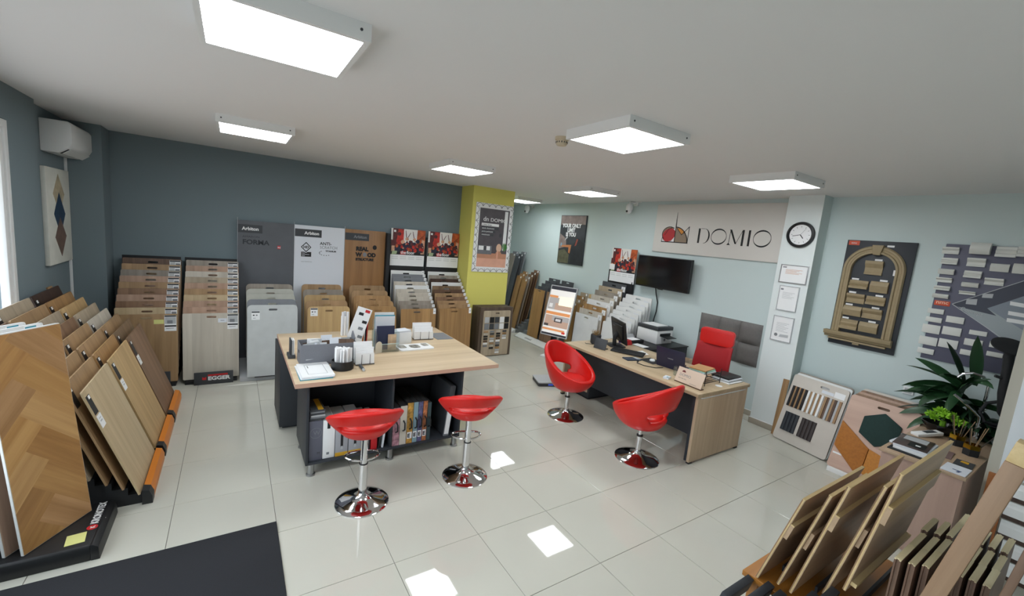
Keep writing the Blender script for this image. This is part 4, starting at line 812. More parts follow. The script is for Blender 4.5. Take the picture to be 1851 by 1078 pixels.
def wire_holder(loc, rz, label, n, slab, w, h):
    t = thing('card_holder', label, 'card holder', loc, rz, 'wire card holders')
    b = MB(M['darkgrey'])
    for x in (.3*w, .75*w): b = MB(M['darkgrey']); b.tube([(x, -.055, .012), (x, -.055, .10), (x, -.05, .012), (x, .09, .012), (x, .10, .15)], .0022, 6); b.build('wire', t)
    MB(M['darkgrey']).tube([(0, -.05, .008), (w, -.05, .008), (w, .09, .008), (0, .09, .008)], .003, 6, closed=True).build('base_ring', t)
    for k in range(n):
        o = MB(M['paper']).box(0, w-.005*(k % 2), 0, slab, 0, h+.022*k).build('sample_card', None, loc=loc_world(loc, rz, (.004*(k % 3), -.045+k*(slab+.002), .012)), rot=(-.12, 0, rz), smooth=False)
        tag(o, 'white card block in ' + label, 'card', 'white cards in the wire holders')
wire_holder((1.27, .33, TZ), .02, 'wire holder beside the black tub', 5, .018, .165, .095)
wire_holder((2.09, 1.07, TZ), -.05, 'wire holder near the grey sheet', 5, .018, .225, .085)
t = thing('marker_pen', 'dark marker pen lying in front of the wire holder', 'pen', (1.30, .11, TZ), 0); MB(M['darkgrey']).cyl((0, .14, .014), (0, .02, .014), .013).build('barrel', t); MB(M['lgrey']).cyl((0, .02, .014), (0, 0, .014), .012).build('cap', t)
t = thing('phone_stand', 'dark grey desk stand with papers beside the fabric box', 'stand', (.765, .635, TZ)); MB(M['darkgrey']).box(0, .06, 0, .14, 0, .03).build('base', t, bevel=.003); MB(M['darkgrey']).box(.018, .03, .01, .13, .03, .17).build('upright', t, bevel=.003)
for k in range(2): o = MB(M['paper']).box(0, .008, 0, .10, 0, .135).build('leaflet', None, loc=(.797+.012*k, .655, TZ+.0305), smooth=False); tag(o, ('white leaflet leaning in dark desk stand by upright', 'white leaflet leaning in dark desk stand by fabric box')[k], 'leaflet', 'leaflets in the desk stand')
# tall price leaflet and the brochures behind
t = thing('tall_leaflet', 'tall white leaflet with small product pictures leaning on box', 'leaflet', (1.245, .72, TZ+.046), -.25)
b = MB(M['paper']); b.box(0, .14, 0, .003, 0, .44); b.build('sheet', t, smooth=False)
for k, (x, z, m) in enumerate(((.08, .40, 'redp'), (.03, .36, 'black'), (.085, .29, 'blackm'), (.07, .22, 'grey'), (.09, .14, 'grey'), (.07, .06, 'black'))): MB(M[m]).flat([(x, z), (x+.045, z), (x+.045, z+.028), (x, z+.028)], 'y', -.0006).build('product_picture', t, smooth=False)
t.rotation_euler = (-.10, .30, -.25)
for k, (c, l, h) in enumerate((('darkgrey', 'dark slim brochure', .26), ('paper', 'white slim brochure', .25), ('orange', 'orange slim brochure', .23), ('paper2', 'pale slim brochure', .27), ('blackm', 'black slim brochure', .28), ('redp', 'red slim brochure', .285))):
    o = MB(M[c]).box(0, .009, 0, .20, 0, h).build('slim_brochure', None, loc=(1.47+.013*k, .98, TZ+.0005), rot=(0, .03, .12), smooth=False); tag(o, l + ' standing beside the clear brochure holder', 'brochure', 'slim brochures standing on the table')
for k in range(5):
    o = MB(M['paper'] if k % 2 else M['paper2']).cyl((0, 0, 0), (0, 0, .27-.05*(k % 2)), .014, n=14).build('profile_roll', None, loc=(1.38+.026*(k % 3), 1.40+.026*(k//3), TZ+.0005)); tag(o, 'white rolled sample standing upright behind the fabric box', 'roll', 'white rolls behind the fabric box')
t = thing('brochure_holder', 'clear acrylic brochure holder full of leaflets on table', 'holder', (1.555, .64, TZ), -.03); ac_ = M['acrylic']
b = MB(ac_); b.box(0, .225, 0, .003, 0, .085); b.box(0, .225, .22, .223, 0, .30); b.box(0, .003, 0, .22, 0, .20); b.box(.222, .225, 0, .22, 0, .20); b.box(0, .225, 0, .22, 0, .003); b.box(0, .225, .11, .113, .0, .22); b.build('shell', t, smooth=False, merge=False)
MB(mat('acrylic_edge', 'bfe0e2', .2)).box(0, .225, -.001, .004, .083, .087).build('front_edge', t, smooth=False)
for k, (x, y, z, w, h, m, l) in enumerate(((.012, .19, .004, .20, .37, M['paper'], 'tall white leaflet at the back of clear holder'), (.01, .17, .004, .205, .345, M['teal'], 'teal backed leaflet in clear holder'), (.012, .155, .004, .20, .335, M['paper2'], 'pale leaflet with grey heading in clear holder'), (.014, .085, .004, .18, .25, mat('brochure_navy', '27304f', .5), 'navy blue brochure in clear holder'), (.125, .060, .004, .085, .165, mat('brochure_tan', 'c4a98c', .5, noise=.3, nscale=18), 'tan illustrated brochure in clear holder'))):
    o = MB(m).box(0, w, 0, .008, 0, h).build('leaflet', None, loc=loc_world((1.555, .64, TZ), -.03, (x, y, z)), rot=(0, 0, -.03), smooth=False); tag(o, l, 'leaflet', 'leaflets in the clear holder')
t = thing('arch_leaflet', 'small arched paper card standing before the clear holder', 'card', (1.53, .60, TZ), .5); b = MB(mat('paper_beige', 'd8d0bf', .7)); b.prism([(0, 0), (.09, 0), (.09, .07)] + [(.045+.045*math.cos(a), .07+.05*math.sin(a)) for a in [PI*i/8 for i in range(1, 8)]] + [(0, .07)], 'y', 0, .004); b.build('sheet', t, smooth=False)
t = thing('white_carton', 'plain white carton of cards behind sample tray', 'box', (1.80, .86, TZ), .25); MB(M['paper']).box(0, .22, 0, .14, 0, .13).build('carton', t, bevel=.002); MB(M['paper2']).box(.006, .214, .006, .134, .13, .15).build('lid', t, bevel=.002)
t = thing('sample_tray', 'flat white sample tray with grey pattern on table', 'tray', (1.80, .62, TZ), .05); b = MB(M['paper']); b.prism(rrect(0, .38, 0, .22, .03), 'z', 0, .012); b.build('tray', t); q = MB(mat('pattern_print', '8d8a80', .6, noise=.7, nscale=25)); q.prism(rrect(.02, .10, .08, .2, .02), 'z', .012, .0125); q.prism(rrect(.14, .25, .05, .18, .04), 'z', .012, .0124); q.prism(rrect(.29, .36, .10, .20, .02), 'z', .012, .0125); q.build('pattern', t, smooth=False)
o = MB(M['grey']).box(2.36, 2.565, .99, 1.30, TZ+.0005, TZ+.0035).build('grey_sheet', None, smooth=False); tag(o, 'flat mid grey sample sheet at the table corner', 'sheet')

# ================================================================== chairs
def shell_mesh(name, rb, rt, zf, zb, hole, thick, flare=.8, squash=1.0, tilt=0.0, rise=None):
    # one continuous upholstered shell open at the back; front is -y
    NT, NR = 40, 9; vs = []; fs = []
    def pt(th, v):
        back = (1-math.cos(th))/2                       # 0 front, 1 back
        k_ = back**1.15 if rise is None else min(1, back/rise)**2*(3-2*min(1, back/rise)); H = zf+(zb-zf)*k_; r = rb+(rt-rb)*(v**flare)
        bulge = 1.0+.06*math.sin(PI*v)
        y = -r*math.cos(th)*squash*bulge + tilt*v*back
        return (r*math.sin(th)*bulge, y, H*v)
    for i in range(NT):
        for j in range(NR+1): vs.append(pt(2*PI*i/NT, j/NR))
    def inhole(i, j):
        th = 2*PI*(i+.5)/NT; v = (j+.5)/NR
        return abs(th-PI) < hole[0]*(1-.25*abs((v-(hole[1]+hole[2])/2)/((hole[2]-hole[1])/2+1e-6))**2) and hole[1] < v < hole[2]
    for i in range(NT):
        for j in range(NR):
            if not inhole(i, j): a = i*(NR+1)+j; c = ((i+1) % NT)*(NR+1)+j; fs.append((a, c, c+1, a+1))
    n0 = len(vs); vs.append((0, 0, -.012)); vs += [(rb*.55*math.sin(2*PI*i/NT), -rb*.55*math.cos(2*PI*i/NT)*squash, -.008) for i in range(NT)]
    for i in range(NT): k = (i+1) % NT; fs.append((n0, n0+1+i, n0+1+k)); fs.append((n0+1+i, i*(NR+1), k*(NR+1), n0+1+k))
    me = bpy.data.meshes.new(name); me.from_pydata(vs, [], fs); me.materials.append(M['red'])
    bm = bmesh.new(); bm.from_mesh(me); bmesh.ops.remove_doubles(bm, verts=bm.verts, dist=1e-5); bmesh.ops.recalc_face_normals(bm, faces=bm.faces); bm.to_mesh(me); bm.free()
    o = bpy.data.objects.new(name, me); COL.objects.link(o)
    so = o.modifiers.new('s', 'SOLIDIFY'); so.thickness = thick; so.offset = 0; so.use_rim = True
    ss = o.modifiers.new('d', 'SUBSURF'); ss.levels = 2; ss.render_levels = 2
    dg = bpy.context.evaluated_depsgraph_get(); r_ = bpy.data.meshes.new_from_object(o.evaluated_get(dg)); bpy.data.objects.remove(o)
    r_.polygons.foreach_set('use_smooth', [True]*len(r_.polygons)); r_.name = name; return r_
def cushion_mesh(r, h, squash=1.0):
    b = MB(M['red']); b.lathe([(0, -.02), (r*.7, -.02), (r*.95, 0), (r, h*.35), (r*.95, h*.75), (r*.8, h), (r*.4, h*1.06), (0, h*1.07)], 40); me = b.mesh('cushion', angle=80)
    for v in me.vertices: v.co.y *= squash
    return me
base_me = {}
def disc_base(R):
    if R not in base_me: base_me[R] = MB(M['chrome']).lathe([(R, 0), (R, .006), (R-.008, .012), (R*.75, .022), (R*.45, .038), (R*.22, .060), (R*.16, .085), (.0, .088)], 56).mesh('base_disc', angle=50)
    return base_me[R]
# bar stools
bs_shell = shell_mesh('seat_shell', .125, .262, .09, .25, (1.2, .30, .56), .042, flare=.95, squash=.80, rise=1.2)
bs_cush = cushion_mesh(.165, .055, .86)
ring_me = MB(M['chrome']).tube([(.10*math.cos(a)*1.25, -.085+.075*math.sin(a), 0) if False else (0.125*math.cos(a), -.06-.075*math.sin(a)-.02*math.cos(a)**2, 0) for a in [PI*.0+2*PI*i/28 for i in range(28)]], .0085, 8, closed=True).mesh('foot_ring')
for loc, rz, lab in (((1.17, -.50, 0), math.radians(-7), 'red bar stool in front of catalogue boxes, chrome disc base'), ((2.04, -.50, 0), math.radians(-17), 'red bar stool at table corner beside leaning binder')):
    t = thing('bar_stool', lab, 'stool', loc, rz+PI, 'red bar stools at the work table')
    place('base_disc', disc_base(.195), t); MB(M['chrome']).cyl((0, 0, .08), (0, 0, .315), .031, n=28).build('outer_column', t); MB(M['black']).cyl((0, 0, .313), (0, 0, .319), .032, n=28).build('collar', t)
    MB(M['chrome']).cyl((0, 0, .318), (0, 0, .56), .026, n=28).build('gas_lift', t); place('foot_ring', ring_me, t, (0, 0, .345)); MB(M['chrome']).tube([(0, -.02, .345), (0, -.045, .345)], .01).build('ring_mount', t)
    place('seat_shell', bs_shell, t, (0, 0, .565)); place('seat_cushion', bs_cush, t, (0, 0, .58)); MB(M['blackm']).cyl((0, 0, .545), (0, 0, .56), .09, n=24).build('mount_plate', t)
# swivel tub chairs at the desk
tc_shell = shell_mesh('seat_shell', .155, .285, .145, .50, (.95, .24, .44), .05, flare=.62, squash=1.0, tilt=.05)
tc_cush = cushion_mesh(.215, .10)
for loc, rz, lab in (((3.75, .18, 0), math.radians(-80), 'red swivel tub chair turned toward camera beside floor scale'), ((3.77, -.92, 0), math.radians(98), 'red swivel tub chair seen from behind near desk end')):
    t = thing('swivel_chair', lab, 'chair', loc, rz+PI/2, 'red swivel tub chairs at the desk')
    place('base_disc', disc_base(.22), t); MB(M['chrome']).cyl((0, 0, .08), (0, 0, .24), .028, n=28).build('outer_column', t); MB(M['black']).cyl((0, 0, .238), (0, 0, .252), .031, n=28).build('collar', t)
    MB(M['chrome']).cyl((0, 0, .25), (0, 0, .37), .018, n=24).build('gas_lift', t); place('seat_shell', tc_shell, t, (0, 0, .375)); place('seat_cushion', tc_cush, t, (0, -.01, .40)); MB(M['blackm']).cyl((0, 0, .352), (0, 0, .37), .10, n=24).build('mount_plate', t)
# office chair
t = thing('office_chair', 'red mesh office chair with headrest behind the desk', 'chair', (5.42, -.58, 0), math.radians(-80))
b = MB(M['redmesh']); n = 10; vs = []; fs = []
for i in range(n+1):
    for j in range(n+1):
        u, v = i/n*2-1, j/n; wd = .23-.02*v; vs.append((u*wd, .0+.05*u*u*-1+.05*v-.03*math.sin(PI*v), .50+.50*v))
for i in range(n):
    for j in range(n): a = i*(n+1)+j; fs.append((a, a+n+1, a+n+2, a+1))
b.add(vs, fs); o = b.build('mesh_back', t, angle=80); m_ = o.modifiers.new('s', 'SOLIDIFY'); m_.thickness = .018
b = MB(M['red']); b.prism(rrect(-.205, .205, .985, 1.185, .05, 6), 'y', .02, .075); b.build('headrest', t, bevel=.014, seg=3)
b = MB(M['red']); b.prism(rrect(-.24, .24, -.48, .0, .07, 6), 'z', .43, .51); b.build('seat', t, bevel=.02, seg=3)
for s_ in (-1, 1):
    MB(M['blackm']).box(s_*.27-.03, s_*.27+.03, -.36, -.08, .66, .685).build('armrest', t, bevel=.008); MB(M['blackm']).tube([(s_*.27, -.2, .66), (s_*.27, -.2, .47), (s_*.2, -.22, .44)], .014).build('arm_support', t)
MB(M['blackm']).tube([(0, .09, .75), (0, .11, .5), (0, .02, .41), (0, -.2, .41)], .02).build('spine_bar', t); MB(M['chrome']).cyl((0, -.2, .10), (0, -.2, .42), .025).build('gas_lift', t)
for k in range(5):
    a = 2*PI*k/5+.3; e = (.28*math.cos(a), -.2+.28*math.sin(a)); MB(M['blackm']).tube([(0, -.2, .11), (e[0], e[1], .075)], [.025, .016]).build('base_leg', t)
    w_ = MB(M['black']); w_.cyl((e[0]-.012, e[1], .028), (e[0]+.012, e[1], .028), .028, n=16); w_.cyl((e[0], e[1], .03), (e[0], e[1], .075), .008, n=8); w_.build('caster', t)

# ================================================================== desk
t = thing('office_desk', 'long oak office desk with anthracite modesty panel', 'desk', (0, 0, 0)); DZ = .74
woodY = wood('sonoma_oak_desk', 'cdb797', 'b09a79', 'Y', scale=.6)
MB(woodY).box(4.15, 5.10, -1.24, .80, .708, DZ).build('desk_top', t, bevel=.002)
for y in (-1.235, .765): MB(M['oakz']).box(4.17, 5.07, y, y+.03, .02, .708).build('end_panel', t, bevel=.002)
for y in (-1.22, .78):
    for x in (4.20, 5.03): MB(M['blackm']).box(x-.025, x+.03, y-.016, y+.02, 0, .02).build('foot', t, bevel=.003)
MB(M['dark']).box(4.34, 4.36, -1.205, .765, .22, .708).build('modesty_panel', t); MB(M['dark']).box(4.18, 4.20, -1.205, -1.17, .02, .708).build('front_post', t)
MB(M['lgrey']).tube([(4.20, -1.243, .694), (4.25, -1.246, .692), (5.0, -1.246, .692)], .004, 6).build('table_edge_wire', t)
t = thing('desk_pedestal', 'dark drawer pedestal under the far end of desk', 'cabinet', (4.32, .46, 0)); MB(M['dark']).box(.06, .6, 0, .29, .03, .56).build('body', t, bevel=.003); MB(M['cardboard'] if False else M['oakz']).box(.05, .06, .03, .20, .10, .45).build('front_board', t, smooth=False)
MB(M['blackm']).box(.08, .58, .02, .27, 0, .03).build('plinth', t); MB(M['black']).tube([(.045, .05, .30), (.04, .05, .22), (.04, .06, .14), (.045, .07, .22), (.045, .07, .30)], .006).build('hanging_cable', t)
t = thing('floor_scale', 'flat steel floor scale with blue display by red chair', 'scale', (4.03, 1.12, 0), -.35); b = MB(M['lgrey']); b.prism(rrect(0, .36, 0, .36, .03), 'z', .045, .06); b.build('platform', t, bevel=.003); b = MB(M['darkgrey']); b.prism(rrect(.005, .355, .005, .355, .03), 'z', 0, .045); b.build('body', t); MB(em('scale_blue', '4a63d8', .6)).box(.15, .22, -.001, .006, .018, .038).build('display', t, smooth=False)
# desk things
t = thing('grass_pot', 'small dark planter of dry grass on desk corner', 'potted plant', (4.55, .62, DZ)); b = MB(mat('ribbed_black', '25272a', .6, noise=.3, nscale=90)); b.lathe([(.055, 0), (.068, .012), (.072, .12), (.066, .13), (.06, .125), (0, .12)], 24); b.build('pot', t)
straw = mat('dry_straw', '9c7f55', .8); b = MB(straw)
for k in range(150):
    a = random.uniform(0, 2*PI); r_ = random.uniform(0, .05); l = random.uniform(.05, .13); dx, dy_ = .6*math.cos(a)*random.random(), .6*math.sin(a)*random.random(); p0 = Vector((r_*math.cos(a), r_*math.sin(a), .115)); p2 = p0+Vector((dx*l*1.4, dy_*l*1.4, l*.55)); n_ = Vector((-math.sin(a), math.cos(a), 0))*.0016; p1 = p0+Vector((dx*l*.5, dy_*l*.5, l*.6)); b.add([p0-n_, p0+n_, p1+n_, p1-n_, p2], [(0, 1, 2, 3), (3, 2, 4)])
o = b.build('grass', t, merge=False, smooth=False); o['kind'] = 'stuff'
t = thing('card_terminal', 'small dark grey tablet stand on the desk front', 'tablet', (4.36, .46, DZ), -1.35); MB(M['darkgrey']).obox((.09, .03, .068), .18, .010, .14, (-.32, 0, 0)).build('screen', t, bevel=.003); MB(M['black']).tube([(.02, .06, .003), (.02, .11, .006), (.16, .11, .006), (.16, .06, .003)], .004).build('stand', t)
t = thing('desk_cable', 'short black cable end lying beside dry grass pot', 'cable', (4.42, .62, DZ)); MB(M['black']).tube([(0, .06, .004), (-.02, .02, .004), (.03, -.01, .004), (.06, -.03, .004)], .004).build('wire', t)
# monitor, seen from behind
t = thing('computer_monitor', 'black computer monitor seen from behind on desk', 'monitor', (4.80, .46, DZ), -3.581+PI/2)
mh = MB(M['black']); mh.box(-.25, .25, 0, .022, -.155, .155); ho = mh.build('housing', t, loc=(0, 0, .213), rot=(.208, 0, 0), bevel=.006); b = MB(M['black']); b.prism([(-.17, -.10), (.17, -.10), (.19, .10), (-.19, .10)], 'y', -.022, .0); b.build('back_bulge', ho, bevel=.01)
MB(M['screen']).box(-.24, .24, .022, .0235, -.145, .145).build('screen', ho, smooth=False); text('logo', 'Lenovo', .022, M['grey'], ho, (-.12, -.0225, .06), ext=.0003)
MB(M['blackm']).tube([(0, .02, .20), (0, -.04, .12), (0, -.03, .012)], [.035, .028, .03]).build('neck', t); b = MB(M['black']); b.prism(rrect(-.13, .13, -.13, .10, .05), 'z', 0, .012); b.build('base', t, bevel=.002)
t = thing('keyboard', 'slim black keyboard lying beside the monitor on desk', 'keyboard', (4.63, .10, DZ), -1.12); b = MB(M['blackm']); b.obox((0, 0, .022), .42, .15, .016, (.12, 0, 0)); b.build('body', t, bevel=.004)
for k in range(4): MB(M['black']).obox((0, -.05+.033*k, .0315-.0+.004*(k-1.5)), .39, .026, .006, (.12, 0, 0)).build('key_row', t, smooth=False)
for x in (-.17, .17): MB(M['black']).box(x-.01, x+.01, .05, .065, 0, .022).build('foot', t)
for nm, c4, lab in (('paper_sheet', (920, 560, 1010, 550, 1200, 610, 1100, 625), 'sheet of white paper on the desk near printer'), ('paper_sheet', (985, 680, 1090, 670, 1195, 735, 1080, 740), 'sheet of white paper on the desk behind the slab')):
    P4 = [gz(1040+c4[i]/8.985, 560+c4[i+1]/8.985, .7155 if c4[0] == 920 else DZ) for i in (0, 2, 4, 6)]; b = MB(M['paper']); zq = P4[0].z; b.prism([(q.x, q.y) for q in P4], 'z', zq+.0003, zq+.002); o = b.build(nm, None, smooth=False); tag(o, lab, 'paper', 'papers on the desk')
t = thing('calculator', 'flat blue grey calculator at the desk front edge', 'calculator', (4.37, -.10, DZ), -.25); MB(mat('slate_blue', '2f3b4d', .4)).box(-.01, .19, -.06, .06, 0, .016).build('body', t, bevel=.004); MB(M['lgrey']).box(.13, .18, -.045, .045, .016, .0168).build('display', t, smooth=False)
o = MB(M['blackm']).box(4.56, 4.78, -.36, -.14, DZ+.0003, DZ+.003).build('mouse_pad', None, smooth=False); tag(o, 'black mouse pad beside the laptop', 'mouse pad')
t = thing('computer_mouse', 'white round computer mouse on black mouse pad', 'mouse', (4.67, -.26, DZ+.003)); b = MB(M['white']); b.lathe([(.03, 0), (.034, .008), (.028, .022), (.012, .028), (0, .029)], 24); b.build('shell', t); MB(M['grey']).ball((-.005, 0, .028), .006, .004, .003).build('wheel', t)
t = thing('laptop', 'dark blue laptop with open lid facing the office chair', 'laptop', (4.62, -.55, DZ), -1.45); lb = mat('laptop_blue', '23233c', .35); MB(lb).box(-.18, .18, .01, .25, 0, .016).build('base', t, bevel=.003); li = MB(lb); li.box(-.18, .18, -.006, 0, 0, .235); lo = li.build('lid', t, loc=(0, .012, .012), rot=(.20, 0, 0), bevel=.002); text('logo', 'Lenovo', .022, M['lgrey'], lo, (-.03, -.0065, .11), ext=.0002); MB(M['screen']).box(-.17, .17, 0, .0008, .012, .225).build('screen', lo, smooth=False)
t = thing('laptop_charger', 'black charger cable looping on the desk by laptop', 'cable', (4.40, -.42, DZ)); MB(M['black']).tube([(.04, .18, .012), (-.01, .16, .006), (-.01, .05, .005), (.06, -.06, .005), (.15, -.09, .01)], .005).build('wire', t); MB(M['black']).ball((.04, .19, .012), .012, .016, .011).build('plug', t)
t = thing('qr_stand', 'cream DOMIO card stand on desk corner above red chair', 'card stand', (4.29, -.86, DZ), -1.60); cm_ = mat('card_cream', 'd9c3ae', .6); cs_ = MB(cm_); cs_.box(0, .315, -.004, 0, 0, .155); co = cs_.build('card', t, loc=(0, .0, .012), rot=(-.35, 0, 0), smooth=False)
text('lettering', 'DOMIO', .04, M['grey'], co, (.035, -.0045, .065), ext=.0002); text('small_lettering', 'CITY FOR YOU', .014, M['darkgrey'], co, (.035, -.0045, .035), ext=.0002); text('small_lettering', 'www.domio.eu', .012, M['darkgrey'], co, (.18, -.0045, .012), ext=.0002)
b = MB(mat('logo_maroon', '6a2326', .5)); b.flat([(.075+.022*math.cos(a), .108+.022*math.sin(a)) for a in [PI*i/10 for i in range(11)]], 'y', -.0045); b.build('logo', co, smooth=False); MB(tones['walnut brown']).box(0, .315, -.006, .05, 0, .012).build('wood_foot', t, bevel=.002)
t = thing('business_cards', 'small pile of business cards beside cream card stand', 'cards', (4.27, -.78, DZ), .3); MB(M['paper2']).box(-.04, .04, -.03, .03, 0, .02).build('cards', t, smooth=False); MB(M['teal']).box(-.03, .0, -.02, .0, .02, .0205).build('print', t, smooth=False)
t = thing('drinking_glass', 'clear drinking glass standing next to the laptop', 'glass', (4.48, -.74, DZ)); MB(M['acrylic']).lathe([(.03, 0), (.036, .10), (.034, .10), (.028, .004), (0, .004)], 24).build('tumbler', t)
t = thing('letter_tray', 'black wire letter tray holding papers on the desk', 'letter tray', (4.46, -1.10, DZ), .05)
for z in (.03, .10):
    MB(M['black']).tube([(0, 0, z), (.30, 0, z), (.30, .24, z), (0, .24, z)], .004, 6, closed=True).build('tray_ring', t)
    for k in range(5): MB(M['black']).tube([(0, .04*(k+1), z), (.30, .04*(k+1), z)], .0022, 5).build('tray_wire', t)
for x, y in ((0, 0), (.30, 0), (0, .24), (.30, .24)): MB(M['black']).tube([(x, y, 0), (x, y, .16)], .004, 6).build('post', t)
for k, (m, l) in enumerate(((M['paper2'], 'pale'), (mat('mint_print', '9cc4b4', .6), 'mint'), (mat('kraft', 'b58a5c', .8), 'brown kraft'))): o = MB(m).box(0, .24, 0, .18, 0, .012).build('document', None, loc=(4.49+.01*k, -1.06, DZ+.1065+.013*k), rot=(0, 0, .05+.06*k), smooth=False); tag(o, l + ' document pile lying in the wire letter tray', 'document', 'documents in the letter tray')
for k, (m, l) in enumerate(((M['paper'], 'white printed booklet lowest in pile by desk edge'), (M['lgrey'], 'grey booklet in pile by desk edge'), (M['paper2'], 'pale booklet under the black planner'), (M['black'], 'black planner on top of pile by desk edge'))): o = MB(m).box(0, .26, 0, .20, 0, .011 if k < 3 else .02).build('booklet', None, loc=(4.80+.012*k, -1.17+.01*k, DZ+.0005+.0115*k), rot=(0, 0, .06*(k % 2)-.02), bevel=.001); tag(o, l, 'booklet', 'booklets on the desk end')
o = MB(M['paper']).cyl((4.64, -1.15, DZ+.0003), (4.64, -1.15, DZ+.003), .035, n=24).build('coaster', None); tag(o, 'white round coaster sticker beside the letter tray', 'coaster')
for k, (m, z, l) in enumerate(((mat('purple_cup', '4b3a86', .4), .10, 'purple pen cup beside the monitor'), (M['redp'], .08, 'red tape dispenser beside the pen cup'))):
    t = thing('pen_cup' if k == 0 else 'tape_dispenser', l, 'cup' if k == 0 else 'tape', (5.02, .50-.14*k+.08, DZ)); 
    if k == 0:
        MB(m).lathe([(.035, 0), (.038, z), (.035, z), (.032, .006), (0, .006)], 20).build('cup', t)
        for q in range(3): MB(M['black']).tube([(.01*q-.01, .01, .01), (.02*q-.02, .012, .15)], .004).build('pen', t)
    else: b = MB(m); b.prism([(-.05, 0), (.05, 0), (.05, .03), (.02, .075), (-.03, .075), (-.05, .04)], 'y', -.025, .025); b.build('body', t, bevel=.006); MB(M['lgrey']).cyl((-.005, -.012, .05), (-.005, .012, .05), .022).build('roll', t)
# printer on its low cabinet
t = thing('printer_cabinet', 'dark low cabinet beside the wall carrying the printer', 'cabinet', (5.14, .22, 0)); MB(M['dark']).box(0, .94, 0, .66, .04, .70).build('body', t, bevel=.003); MB(M['blackm']).box(.03, .91, .03, .63, 0, .04).build('plinth', t); MB(M['black']).box(-.01, .95, -.01, .67, .70, .715).build('cabinet_top', t, bevel=.002)
t = thing('printer', 'white and black laser printer with open paper tray', 'printer', (5.60, .42, .715), 0); MB(M['white']).box(0, .36, 0, .38, .0, .20).build('body', t, bevel=.012); MB(M['darkgrey']).box(-.005, .355, -.005, .385, .20, .255).build('scanner_lid', t, bevel=.01); MB(M['paper']).box(.05, .30, .06, .34, .255, .262).build('feeder_sheet', t, smooth=False)
MB(M['black']).box(.06, .30, -.004, .05, .12, .16).build('output_slot', t); MB(M['black']).obox((.18, -.06, .115), .20, .14, .006, (.1, 0, 0)).build('output_tray', t); MB(M['grey']).cyl((.18, -.002, .06), (.18, .002, .06), .02).build('logo', t)
t = thing('document_tray', 'black low printer with paper lying beside white printer', 'printer', (5.14, .46, DZ), -.0); t.location = (5.48, .60, .715)
t.location = (5.22, .55, .715); MB(M['blackm']).box(0, .26, 0, .24, 0, .045).build('tray', t, bevel=.006); MB(M['paper']).box(.02, .20, .02, .18, .045, .049).build('sheet', t, smooth=False); MB(M['lgrey']).obox((.12, .17, .07), .20, .012, .06, (-.5, 0, 0)).build('back_support', t)
t = thing('cardboard_box', 'open brown cardboard box beside the red office chair', 'box', (5.55, -.02, 0), .1); b = MB(M['oakz']); b.prism([(0, 0), (.4, 0), (.4, .2), (0, .2)], 'z', .006, .58, 0, [[(.01, .01), (.39, .01), (.39, .19), (.01, .19)]]); b.build('walls', t); MB(M['oakz']).box(0, .4, 0, .2, 0, .006).build('bottom', t)
# doormat
b = MB(M['mat_fabric']); b.box(-.90, .60, -2.3, -.485, 0.0005, .008); o = b.build('doormat', None, bevel=.002); tag(o, 'large charcoal doormat on the tile floor', 'doormat')

# ================================================================== panels leaning on the light wall
rzw = -PI/2-.168
def lean_board(label, base, rz, lean, w, h, t, m, slot=None, r=.03, group='boards leaning on the light wall'):
    o = place('leaning_board', board_mesh(w, h, t, r, slot, True), None, base, (-lean, 0, rz), m); return tag(o, label, 'sample board', group)
pinkw = wood('pink_birch', 'c8aa98', 'b39483', 'X', scale=.4); palew = mat('pale_birch', 'cbc4ba', .5, noise=.04, nscale=5)
fb = (5.76, -1.545, .012)
o = lean_board('white handled board carrying slat samples beside the pillar', fb, rzw, .27, .60, .80, .016, palew, (.10, .026, .055, .06))
tanm, wht, brn, blk = wood('slat_tan', 'ab8a66', '8d6e4f', 'Z'), M['white'], wood('slat_walnut', '6b5344', '4d3a30', 'Z'), M['black']
def slats(x0, n, w, cols, z0, z1, dep=.016):
    for k in range(n): MB(cols[k % len(cols)]).box(x0+k*w, x0+k*w+w*.92, -dep if k % 2 == 0 else -dep*.45, 0, z0, z1).build('slat', o, smooth=False)
slats(-.265, 7, .0245, [blk, tanm], .41, .66); slats(-.085, 7, .0245, [wht, tanm], .41, .66); slats(.098, 7, .025, [tanm, brn, M['lgrey']], .41, .66)
for x0 in (-.245, -.05):
    for k in range(4): MB(M['dark'] if x0 < -.2 else mat('fluted_brown', '3c3534', .5)).prism([(x0+.04*k, 0)] + [(x0+.04*k+.02-.02*math.cos(a), -.006-.012*math.sin(a)) for a in [PI*i/6 for i in range(7)]] + [(x0+.04*k+.04, 0)], 'z', .12, .345).build('flute', o)
MB(M['paper']).box(.17, .275, -.002, 0, .68, .745).build('sticker', o, smooth=False); MB(M['paper2']).box(.04, .165, -.0015, 0, .685, .72).build('sticker', o, smooth=False)
for k, (dx, l) in enumerate(((.030, 'white board leaning directly behind the slat sample board'), (.058, 'grey edged board, rearmost behind the slat samples'))): lean_board(l, (fb[0]+dx, fb[1]-.010, .012), rzw, .27, .60, .815+.008*k, .014, M['whitem'] if k == 0 else tones['grey oak'])
t = place('wood_lath', board_mesh(.06, .70, .02, 0), None, (5.90, -1.228, .07), (-.05, .03, -PI/2+.2), tones['golden oak']); tag(t, 'narrow golden wood lath leaning between pillar and slat board', 'lath'); t.location = (5.895, -1.225, .001)
